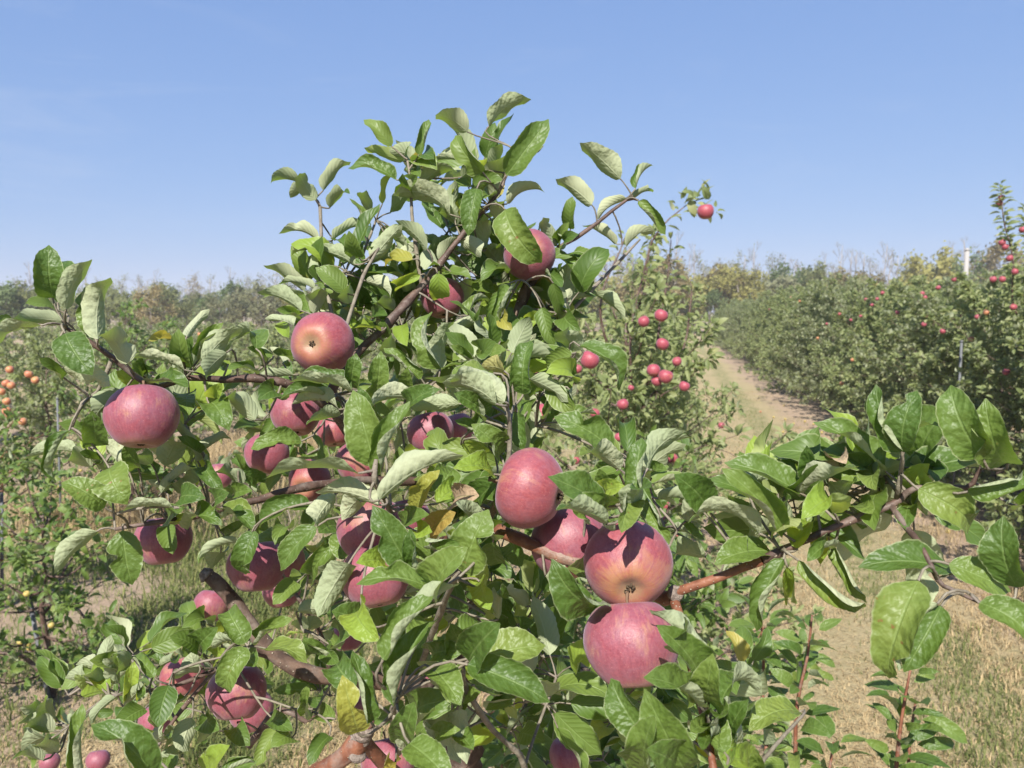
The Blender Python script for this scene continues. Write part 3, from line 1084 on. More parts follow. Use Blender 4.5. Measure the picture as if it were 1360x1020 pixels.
def build_wood():
    rg = random.Random(5)
    forms = []
    for i, (h, r, n, s, bare) in enumerate(((7.0, 3.2, 20, 0.30, 0), (6.0, 3.4, 22, 0.31, 0), (8.5, 2.6, 9, 0.28, 0), (5.0, 3.0, 22, 0.30, 0),
                                            (10.5, 2.4, 1, 0.18, 1), (12.0, 2.4, 0, 0.20, 1), (9.5, 2.6, 2, 0.18, 1))):
        tb, (v, f, u, w) = wood_tree(700 + i, h, r, n, s, bare)
        forms.append((h, tb, [new_mesh('crown', v, f, m, u, w) for m in M_WOODS]))
    LAB = {0: 'olive-green leafy tree', 1: 'dark green leafy tree', 2: 'yellowing leafy tree', 3: 'rust-brown leafy tree', 4: 'grey-green thinly leaved tree'}

    def put(px, d, form, m, s, label=None, sz=1.0):
        h, tb, cr = forms[form]
        p = P(px, 412, d)
        bare = form >= 4
        lab = label or ('%s in the wood on the skyline' % (('leafless grey tree' if form == 5 else 'nearly bare ' + LAB[m].replace(' leafy', '').replace(' thinly leaved', '')) if bare else LAB[m]))
        side = ' beyond the hedge-like rows' if px > 800 else ' beyond the rows of loose trees'
        o = link('wood_tree', None, label=lab if label else lab + side, category='tree', group='trees of the wood on the skyline' + side)
        o.location = (p[0], p[1], -0.2)
        o.rotation_euler = (0, 0, rg.uniform(0, 6.3))
        o.scale = (s, s, s * sz)
        link('trunk', tb[0], o)
        link('branches', tb[1], o, kind='stuff')
        link('crown', cr[m], o, kind='stuff')

    px = -60
    while px < 1420:                                          # undergrowth and bushy trees in front
        left = px < 760
        d = rg.uniform(66, 76) if left else rg.uniform(78, 88)
        m = rg.choices((0, 1, 2, 3, 4), (5, 1, 3, 2, 3) if not left else (6, 2.5, 2, 1, 3))[0]
        if px < 40:
            m = 1
        put(px, d, rg.choice((0, 1, 1, 3, 3)), m, rg.uniform(0.58, 0.80) if left else rg.uniform(0.85, 1.15))
        px += rg.uniform(11, 20)
    px = -60
    while px < 1420:                                          # taller, thinner trees behind
        left = px < 760
        d = rg.uniform(80, 96) if left else rg.uniform(92, 108)
        f = rg.choice((2, 4, 4, 5, 5, 5, 6, 6))
        m = rg.choice((0, 3, 4, 4, 4)) if f != 2 else rg.choice((0, 0, 4, 3))
        s = (rg.uniform(0.55, 0.78) if left else rg.uniform(0.85, 1.2)) * (0.9 if f == 2 else 1)
        put(px, d, f, m, s)
        px += rg.uniform(6, 11)
    put(1283, 70, 2, 1, 1.02, 'dark green tree standing alone directly behind the pale post')
    put(1325, 84, 0, 3, 1.42, 'rust-topped round tree beside the tall fruiting shoots')
    put(1235, 78, 1, 2, 1.3, 'yellow-olive round tree next to the pale post on the skyline')
    put(200, 66, 0, 3, 0.68, 'orange-tinged bushy tree standing out of the wood beyond the loose trees')


build_wood()


# ------------------------------------------------------------------ the air
def build_haze():
    x, y0, y1, z0, z1 = 430, -70, 530, -1.0, 18.0
    V = [(-x, y0, z0), (x, y0, z0), (x, y1, z0), (-x, y1, z0), (-x, y0, z1), (x, y0, z1), (x, y1, z1), (-x, y1, z1)]
    Fc = [(0, 3, 2, 1), (4, 5, 6, 7), (0, 1, 5, 4), (1, 2, 6, 5), (2, 3, 7, 6), (3, 0, 4, 7)]
    m = bpy.data.materials.new('haze')
    m.use_nodes = True
    nt = m.node_tree
    nt.nodes.clear()
    o = nt.nodes.new('ShaderNodeOutputMaterial')
    v = nt.nodes.new('ShaderNodeVolumePrincipled')
    v.inputs['Color'].default_value = (0.95, 0.95, 0.97, 1)
    v.inputs['Density'].default_value = 0.0009
    v.inputs['Anisotropy'].default_value = 0.0
    nt.links.new(v.outputs[0], o.inputs['Volume'])
    link('haze', new_mesh('haze', V, Fc, m, smooth=False), kind='stuff', label='thin pale haze lying over the orchard and the distant wood', category='haze')


build_haze()

# ------------------------------------------------------------------ apples
def apple_mesh(name, rings, segs, mat, seed, flat=1.05, lob=0.03, dip=0.44, basin=0.27):
    rg = random.Random(seed)
    sh, sa = rg.uniform(-0.07, 0.07), rg.uniform(0, 6)
    e1, ea = rg.uniform(0.0, 0.045), rg.uniform(0, 6)
    lp = rg.uniform(0, 6)
    V, Fc = [], []
    for i in range(rings + 1):
        t = pi * i / rings
        for k in range(segs):
            a = 2 * pi * k / segs
            r = sin(t) * (1 + 0.07 * cos(t) + 0.05 * sin(t) ** 4)
            z = cos(t) * flat - dip * math.exp(-(t / 0.40) ** 2) + basin * math.exp(-((pi - t) / 0.36) ** 2)
            r *= 1 + lob * cos(5 * a + lp) * ((1 - cos(t)) / 2) ** 2 + e1 * cos(2 * a + ea)
            z *= 1 + sh * r * cos(a - sa)
            V.append((r * cos(a), r * sin(a), z))
    for i in range(rings):
        for k in range(segs):
            Fc.append((i * segs + k, (i + 1) * segs + k, (i + 1) * segs + (k + 1) % segs, i * segs + (k + 1) % segs))
    return new_mesh(name, np.array(V), np.array(Fc, np.int32), mat)


def calyx_mesh():
    T = Tubes()
    rg = random.Random(3)
    z0 = -1.05 + 0.27
    T.add([(0, 0, z0 + 0.05), (0, 0, z0 - 0.015)], [0.09, 0.045], 8)
    for k in range(5):
        a = 2 * pi * k / 5 + rg.uniform(-0.2, 0.2)
        d = np.array((cos(a), sin(a), 0))
        b = np.array((0, 0, z0 + 0.01)) + d * 0.07
        T.add([b, b - UP * 0.07 + d * 0.02, b - UP * 0.10 - d * 0.02, b - UP * 0.09 - d * 0.05], [0.028, 0.03, 0.018, 0.006], 4)
    return new_mesh('calyx', T.v, T.f, M_CALYX)


ME_CALYX = calyx_mesh()
TS = Tubes()
TS.add([(0, 0, 0.56), (0.01, 0.01, 0.75), (0.03, 0.02, 0.95), (0.07, 0.03, 1.12)], [0.035, 0.028, 0.03, 0.045], 6)
ME_STEM = new_mesh('stem', TS.v, TS.f, M_STEM)
HEROA = {}


def frame_from_z(z, spin):
    z = unit(z)
    x = unit(np.cross((0.3, 0.5, 0.8) if abs(z @ unit((0.3, 0.5, 0.8))) < 0.95 else (1, 0, 0), z))
    y = np.cross(z, x)
    x, y = x * cos(spin) + y * sin(spin), -x * sin(spin) + y * cos(spin)
    M = np.eye(4)
    M[:3, 0], M[:3, 1], M[:3, 2] = x, y, z
    return M


APPLE_STEMS = []


def hero_apple(i, cx, cy, dia, size, cal, label, mat=None, dd=None, flat=1.05):
    d = dd or size * F / dia
    R = d * dia / F / 2 / 1.05
    key = (mat or A_RED, flat, i % 4)
    if key not in HEROA:
        HEROA[key] = apple_mesh('apple', 30, 36, mat or A_RED, 40 + i % 4, flat)
    o = link('apple', HEROA[key], None, label=label, category='apple', group='apples on the laden tree')
    M = frame_from_z(-cdir(*cal), i * 1.7)
    M[:3, :3] *= R
    M[:3, 3] = P(cx, cy, d)
    o.matrix_world = Matrix(M.tolist())
    link('stem', ME_STEM, o)
    link('calyx', ME_CALYX, o)
    APPLE_STEMS.append(M[:3, 3] + M[:3, 2] * 1.1)
    return o


HERO_APPLES = [
    (834, 750, 118, .080, (-.06, -.42, .90), 'large red apple, russet scar round its upturned eye, resting on another apple', A_RUSSET),
    (838, 854, 127, .081, (.06, -.93, .30), 'large pink apple directly beneath the apple with the russet scar', A_RED),
    (704, 649, 110, .080, (.93, -.22, .25), 'orange-flushed red apple lying on its side above the end of the brown limb', A_RUSSET),
    (757, 722, 104, .080, (.3, -.8, .3), 'shaded dull red apple tucked between the sideways apple and the scarred apple', A_RED),
    (428, 456, 84, .080, (-.16, -.06, .98), 'pink apple with ringed russet eye turned outward beside the dark upper branch', A_RUSSET),
    (703, 338, 69, .079, (-.10, .10, .98), 'red apple under the topmost leaves, partly covered by one drooping leaf', A_RED),
    (588, 396, 58, .068, (.1, -.95, .2), 'red apple hanging where the dark upper branch forks, a lime leaf before it', A_RED),
    (189, 554, 93, .080, (.08, -.95, .27), 'purple-pink apple hanging at the end of the long dark branch', A_RED),
    (217, 717, 73, .078, (.1, -.95, .1), 'half-shaded red apple hanging beneath the thin dark side branch', A_RED),
    (393, 549, 66, .078, (.1, -.9, .3), 'pink apple half covered by pale leaves below the ringed russet apple', A_RED),
    (444, 572, 46, .072, (.1, -.9, .3), 'small brownish-red apple mostly hidden behind the pale-leaf-covered apple', A_RUSSET),
    (354, 603, 58, .074, (-.2, -.9, .3), 'pink apple with leaf shadows, partly under a yellow-edged leaf', A_RED),
    (411, 638, 56, .074, (-.15, -.30, .93), 'pink apple showing its eye at the end of the thin dark side branch', A_RUSSET),
    (478, 614, 64, .072, (.1, -.9, .2), 'pale pink apple behind the fan of large leaves at the centre of the tree', A_RED),
    (572, 575, 62, .078, (.2, -.9, .2), 'deep red apple half hidden under a broad pale leaf in mid tree', A_RED),
    (607, 570, 46, .072, (.2, -.9, .2), 'dark red apple in shade close against the deep red half-hidden apple', A_RED),
    (494, 704, 92, .078, (.1, -.9, .3), 'upper of two big pink apples behind the ragged leaf, crossed by a shadow', A_RED),
    (499, 765, 92, .076, (.2, -.9, .3), 'lower of two big pink apples behind the long bright leaf', A_RED),
    (541, 690, 62, .076, (.2, -.9, .2), 'pink apple with leaf shadows behind the stems of the ragged leaf', A_RED),
    (340, 752, 76, .078, (.1, -.93, .2), 'red apple hanging over the stub of the thick limb', A_RED),
    (374, 748, 62, .076, (.2, -.9, .1), 'shaded red apple behind the apple over the thick limb stub', A_RED),
    (374, 784, 50, .072, (.1, -.9, .1), 'dusky small red apple below the pair over the thick limb', A_RED),
    (281, 804, 46, .072, (-.1, -.9, .3), 'pink apple with a purple shaded top beside the thick limb stub', A_RED),
    (314, 920, 78, .080, (.1, -.93, .3), 'round pink apple hanging low under a folded dark leaf', A_RED),
    (334, 944, 58, .078, (.2, -.9, .1), 'red apple just behind and below the round low pink apple', A_RED),
    (243, 899, 57, .078, (.3, -.85, .3), 'orange-cheeked apple behind the low twig of bright leaves', A_RUSSET),
    (208, 957, 46, .074, (.1, -.9, .2), 'red apple mostly hidden by the low bright green leaf', A_RED),
    (462, 845, 42, .070, (.1, -.9, .2), 'small purple shaded apple deep beside the thick curved limb', A_RED),
    (560, 903, 54, .076, (.2, -.9, .3), 'red apple in leaf shade above the callused branch', A_RED),
    (516, 1012, 72, .080, (.2, -.85, .4), 'bright pink apple right beside the callused branch', A_RED),
    (470, 942, 48, .074, (.1, -.9, .2), 'dark shaded apple behind the yellow spotted leaf', A_RED),
    (757, 1003, 54, .076, (.1, -.9, .3), 'magenta shaded apple low among the small leaves', A_RED),
    (130, 1010, 30, .068, (.1, -.9, .3), 'purple apple behind the broad leaf with brown edge', A_RED),
    (66, 1012, 26, .068, (.1, -.9, .3), 'purple apple among the lowest pale leaves', A_RED),
    (291, 632, 36, .072, (.1, -.9, .3), 'pale pink apple in leaf shade above the thin dark side branch', A_RED),
]
for i, (cx, cy, dia, size, cal, lab, mat) in enumerate(HERO_APPLES):
    hero_apple(i, cx, cy, dia, size, cal, lab, mat, flat=0.92 if i == 2 else 1.05)

SMALL = [apple_mesh('apple', 12, 14, A_FAR, 90 + i) for i in range(3)]
SMALL_O = [apple_mesh('apple', 12, 14, A_ORANGE, 95 + i) for i in range(2)]
SMALL_Y = [apple_mesh('apple', 12, 14, A_YELLOW, 98 + i) for i in range(2)]


def small_apple(rg, p, R, meshes, label, group):
    o = link('apple', rg.choice(meshes), None, label=label, category='apple', group=group)
    M = frame_from_z(unit(UP + rand_dir(rg) * 0.5), rg.uniform(0, 6))
    M[:3, :3] *= R
    M[:3, 3] = p
    o.matrix_world = Matrix(M.tolist())


def build_small_apples():
    rg = random.Random(33)
    own = [(724, 550, 30), (783, 478, 24), (827, 537, 15), (790, 549, 13), (822, 581, 12), (855, 427, 15), (878, 419, 17), (880, 457, 16),
           (868, 492, 17), (884, 500, 19), (872, 506, 14), (909, 513, 14), (899, 480, 12), (893, 609, 14), (901, 718, 16), (883, 671, 13),
           (885, 690, 12), (795, 521, 9), (767, 490, 12), (842, 560, 9), (812, 456, 9), (719, 497, 16), (765, 612, 10), (732, 823, 16),
           (905, 745, 11), (872, 742, 11), (925, 770, 10), (700, 905, 14), (858, 596, 10), (838, 515, 8)]
    for x, y, s in own:
        d = 0.072 * F / s
        if x > 835 and y < 560:
            d = 3.85 + 0.1 * rg.random()
        elif 11 < s < 16:
            d = 3.7 + 0.3 * rg.random()
        small_apple(rg, P(x, y, d), s * d / F / 2 * 1.02, SMALL, 'small red apple on the trees close behind the laden tree', 'red apples on the trees behind the laden tree')
    small_apple(rg, P(937, 281, 4.1), 0.042, SMALL, 'lone red apple at the end of the arching top shoot against the sky', 'red apples on the trees behind the laden tree')
    small_apple(rg, P(958, 565, 7.5), 0.032, SMALL, 'small pinkish apple low over the grass alley', 'red apples on the trees behind the laden tree')
    right = [(1330, 263), (1327, 270), (1358, 305), (1335, 328), (1341, 343), (1331, 322), (1319, 371), (1331, 371), (1348, 361), (1346, 408)]
    for x, y in right:
        small_apple(rg, P(x, y, 8.05), 0.034, SMALL, 'red apple on the tall fruiting shoots above the hedge-like row', 'red apples on the tall fruiting shoots')
    # scattered over the face of the hedge-like row
    pts = [(1225, 390), (1222, 401), (1228, 395), (1150, 398), (1158, 405), (1165, 397), (1143, 420), (1115, 417), (1130, 425), (1062, 400),
           (1172, 389), (1098, 430), (1231, 420), (1227, 431), (1298, 421), (1336, 494), (1132, 478), (1086, 449), (1118, 509), (1022, 411),
           (1246, 382), (1267, 371), (1163, 378), (1290, 450), (1215, 470), (1252, 440), (1310, 415), (1192, 415), (1050, 395), (1298, 467),
           (1335, 510), (1183, 402), (1340, 447), (1281, 392), (1205, 380), (1147, 445), (1075, 412), (1175, 428), (1320, 470), (1262, 505)]
    for x, y in pts[:30]:
        # where the ray meets the slanting face of the row
        q = P(x, y, 1.0) - CO
        zt = CAM_H - 0.0
        best = None
        for d in np.linspace(5.5, 60, 600):
            p = CO + q * d
            v = p @ RV
            face = 2.72 + 0.36 * p[2]
            if v > face:
                best = p
                break
        if best is None or best[2] < 0.3 or best[2] > 3.0:
            best = CO + q * 14
        small_apple(rg, best, rg.uniform(0.030, 0.038), SMALL if rg.random() < 0.8 else SMALL_O, 'red apple on the hedge-like row beside the dirt track', 'red apples on the hedge-like row')
    orange = [(13, 491), (38, 497), (47, 505), (8, 509), (15, 512), (9, 533), (9, 545), (12, 550), (8, 546), (265, 444), (30, 560), (2, 520)]
    for x, y in orange:
        small_apple(rg, P(x, y, 6.9 if x < 100 else 14), 0.034, SMALL_O, 'orange-pink apple near the tall bleached grass', 'orange-pink apples')
    # yellow fruit on and below the left-hand trees
    for k in range(22):
        x, y = rg.uniform(10, 130), rg.uniform(560, 700)
        if k >= 16:
            x, y = rg.uniform(20, 78), rg.uniform(775, 865)
        if k > 25:
            continue
        small_apple(rg, P(x, y, 8.6 if k < 16 else 4.75), 0.019, SMALL_Y, 'small yellow apple on the young trees beside the tall bleached grass', 'yellow apples')
    for k in range(34):                                   # windfalls on the soil
        u, v = rg.uniform(6, 22), rg.choice((rg.uniform(2.0, 3.3), rg.uniform(2.5, 3.2), rg.uniform(-4.5, -2.5)))
        p = row_pt(u, v, 0.015)
        small_apple(rg, p, 0.024, SMALL_Y if rg.random() < 0.6 else SMALL_O, 'windfall apple lying on the ground', 'windfall apples')


build_small_apples()

# ------------------------------------------------------------------ the laden tree in front
# branches: photo x, y, metres from the lens, radius in mm
BR = {
    'R': [  # smooth red-brown wood
        [(590, 720, 1.10, 9), (640, 705, .90, 7), (670, 708, .80, 6.2), (720, 729, .775, 6.0), (770, 749, .765, 5.8), (840, 778, .765, 5.8), (885, 795, .745, 5.8), (900, 786, .73, 5.2),
         (960, 765, .72, 4.1), (1012, 744, .71, 3.7)],
        [(893, 795, .735, 4.6), (902, 815, .715, 4.2), (908, 842, .69, 4.0), (920, 892, .655, 3.6), (932, 942, .625, 3.4), (940, 975, .61, 3.2), (950, 1040, .58, 3)],
        [(330, 1150, .95, 13), (385, 1060, .86, 11), (430, 1022, .81, 9.5), (462, 1001, .80, 9.2), (478, 978, .80, 9), (489, 955, .795, 8)],
        [(610, 1120, 1.0, 9), (560, 1060, .90, 8), (505, 1010, .83, 8), (478, 978, .80, 8)],
    ],
    'K': [  # dark wood
        [(500, 640, 1.18, 9), (445, 540, 1.08, 7.5), (447, 505, 1.07, 7), (475, 468, 1.1, 6.2), (515, 430, 1.12, 6), (553, 387, 1.15, 5.6), (585, 350, 1.18, 4.6), (612, 314, 1.18, 4),
         (640, 281, 1.2, 3.4), (655, 265, 1.2, 3), (668, 245, 1.2, 2.4), (676, 215, 1.2, 1.8), (690, 180, 1.2, 1.2)],
        [(500, 600, 1.15, 8), (420, 530, 1.05, 6), (375, 508, 1.0, 5.5), (335, 502, .99, 5), (296, 504, .97, 4.2), (247, 502, .95, 3.6), (210, 514, .93, 3.4), (180, 500, .915, 3.4), (150, 475, .90, 3.2), (117, 453, .89, 2.8), (88, 436, .88, 2.0)],
        [(560, 640, 1.2, 8), (480, 638, 1.13, 6.5), (394, 649, 1.05, 5.2), (345, 663, 1.02, 4.6), (300, 674, 1.0, 4), (255, 687, .985, 3.6), (190, 696, .97, 3), (153, 703, .96, 2.2)],
        [(690, 410, 1.26, 7), (712, 365, 1.26, 4.5), (737, 333, 1.25, 3.8), (765, 316, 1.25, 3.5), (793, 296, 1.25, 3.2), (832, 266, 1.25, 2.6), (848, 266, 1.25, 1.6)],
        [(1012, 744, .71, 3.6), (1060, 722, .71, 3.4), (1090, 708, .71, 3.3), (1140, 687, .71, 3.2), (1172, 676, .71, 3.4), (1197, 662, .71, 3.4), (1216, 648, .70, 2.6), (1282, 648, .69, 2.2), (1297, 632, .685, 1.9), (1307, 610, .68, 1.4)],
        [(1183, 672, .71, 3.2), (1205, 702, .69, 3), (1222, 722, .67, 2.6), (1246, 770, .65, 2.2), (1262, 782, .64, 1.9), (1300, 800, .62, 1.2)],
        [(330, 990, 1.1, 6), (372, 942, 1.1, 4.4), (405, 958, 1.1, 3.6), (425, 945, 1.12, 2)],
        [(370, 875, 1.09, 6), (335, 865, 1.06, 4), (310, 880, 1.03, 3.2), (285, 890, 1.0, 2.8), (230, 912, .97, 2.5), (170, 920, .95, 2.2), (145, 925, .94, 1.6)],
        [(285, 890, 1.0, 2.6), (232, 955, 1.0, 2.6), (210, 990, .98, 2.2), (190, 1040, .96, 2)],
        [(440, 900, 1.12, 4), (425, 840, 1.1, 3.4), (400, 800, 1.08, 3), (380, 770, 1.08, 2.4)],
    ],
    'O': [  # trunk and thick limb
        [(640, 1700, 1.55, 34), (625, 1200, 1.35, 28), (615, 1000, 1.28, 24), (625, 850, 1.26, 20), (645, 700, 1.25, 16), (660, 560, 1.25, 13), (678, 460, 1.25, 10), (690, 410, 1.25, 8), (700, 370, 1.25, 5)],
        [(620, 930, 1.26, 18), (540, 908, 1.16, 13), (470, 903, 1.11, 12), (420, 897, 1.09, 11.5), (372, 876, 1.08, 11.5), (338, 838, 1.08, 10.5), (312, 803, 1.08, 10.5), (293, 778, 1.07, 9.5), (275, 763, 1.06, 7.5)],
    ],
    'G': [  # grey downy shoots
        [(560, 378, 1.16, 3), (553, 335, 1.18, 2.8), (547, 285, 1.19, 2.5), (545, 240, 1.19, 2.2), (541, 213, 1.19, 1.6)],
        [(450, 470, 1.08, 3), (440, 415, 1.10, 2.8), (431, 365, 1.13, 2.6), (427, 320, 1.15, 2.6), (425, 275, 1.16, 2.3), (419, 264, 1.16, 1.6)],
        [(455, 450, 1.05, 2.8), (466, 415, 1.06, 2.8), (482, 367, 1.08, 2.6), (494, 345, 1.1, 2.2), (503, 330, 1.12, 1.6)],
        [(690, 500, 1.25, 5), (742, 432, 1.3, 3.8), (783, 388, 1.35, 3.4), (829, 340, 1.4, 2.8), (850, 318, 1.42, 1.6)],
        [(640, 705, .9, 4), (664, 660, .80, 3.6), (670, 632, .79, 3.4), (676, 605, .785, 2.6), (677, 570, .78, 2.4), (674, 540, .77, 1.8)],
        [(560, 880, 1.0, 4), (590, 800, .85, 3), (612, 757, .74, 2.8), (640, 738, .70, 2.0)],
        [(640, 1090, .9, 5), (697, 1020, .86, 3.6), (655, 970, .82, 3.2), (620, 917, .77, 2.8), (615, 890, .74, 2)],
        [(1191, 662, .71, 2.4), (1196, 630, .70, 2), (1199, 598, .70, 1.5)],
        [(830, 778, .76, 3), (838, 700, .715, 2.4), (843, 672, .69, 2.2), (850, 655, .68, 1.6)],
        [(500, 760, 1.0, 3), (520, 700, .85, 2.8), (510, 660, .76, 2.8), (497, 640, .73, 2.6), (500, 610, .73, 2)],
        [(530, 1000, .82, 3), (522, 960, .74, 2.6), (524, 940, .69, 2.4), (530, 925, .66, 1.6)],
        [(150, 475, .90, 2.6), (130, 520, .91, 2.2), (110, 535, .92, 2), (95, 568, .92, 1.4)],
    ],
}
BR_MAT = {'R': M_BARK_RED, 'K': M_BARK_DK, 'O': M_BARK_OLD, 'G': M_TWIG}
BR_NAME = {'R': 'branch', 'K': 'branch', 'O': 'limb', 'G': 'shoot'}

REG = {'R1': (0, 300, 3.923), 'R2': (330, 100, 3.923), 'R3': (620, 100, 3.923), 'R4': (330, 340, 3.923), 'R5': (640, 340, 3.923), 'R6': (0, 540, 3.923),
       'R7': (0, 760, 3.923), 'R8': (300, 580, 3.923), 'S1': (300, 780, 4), 'S2': (600, 560, 4), 'S3': (600, 780, 4), 'S4': (900, 560, 2.957), 'S5': (900, 780, 4), 'P': (0, 0, 1)}
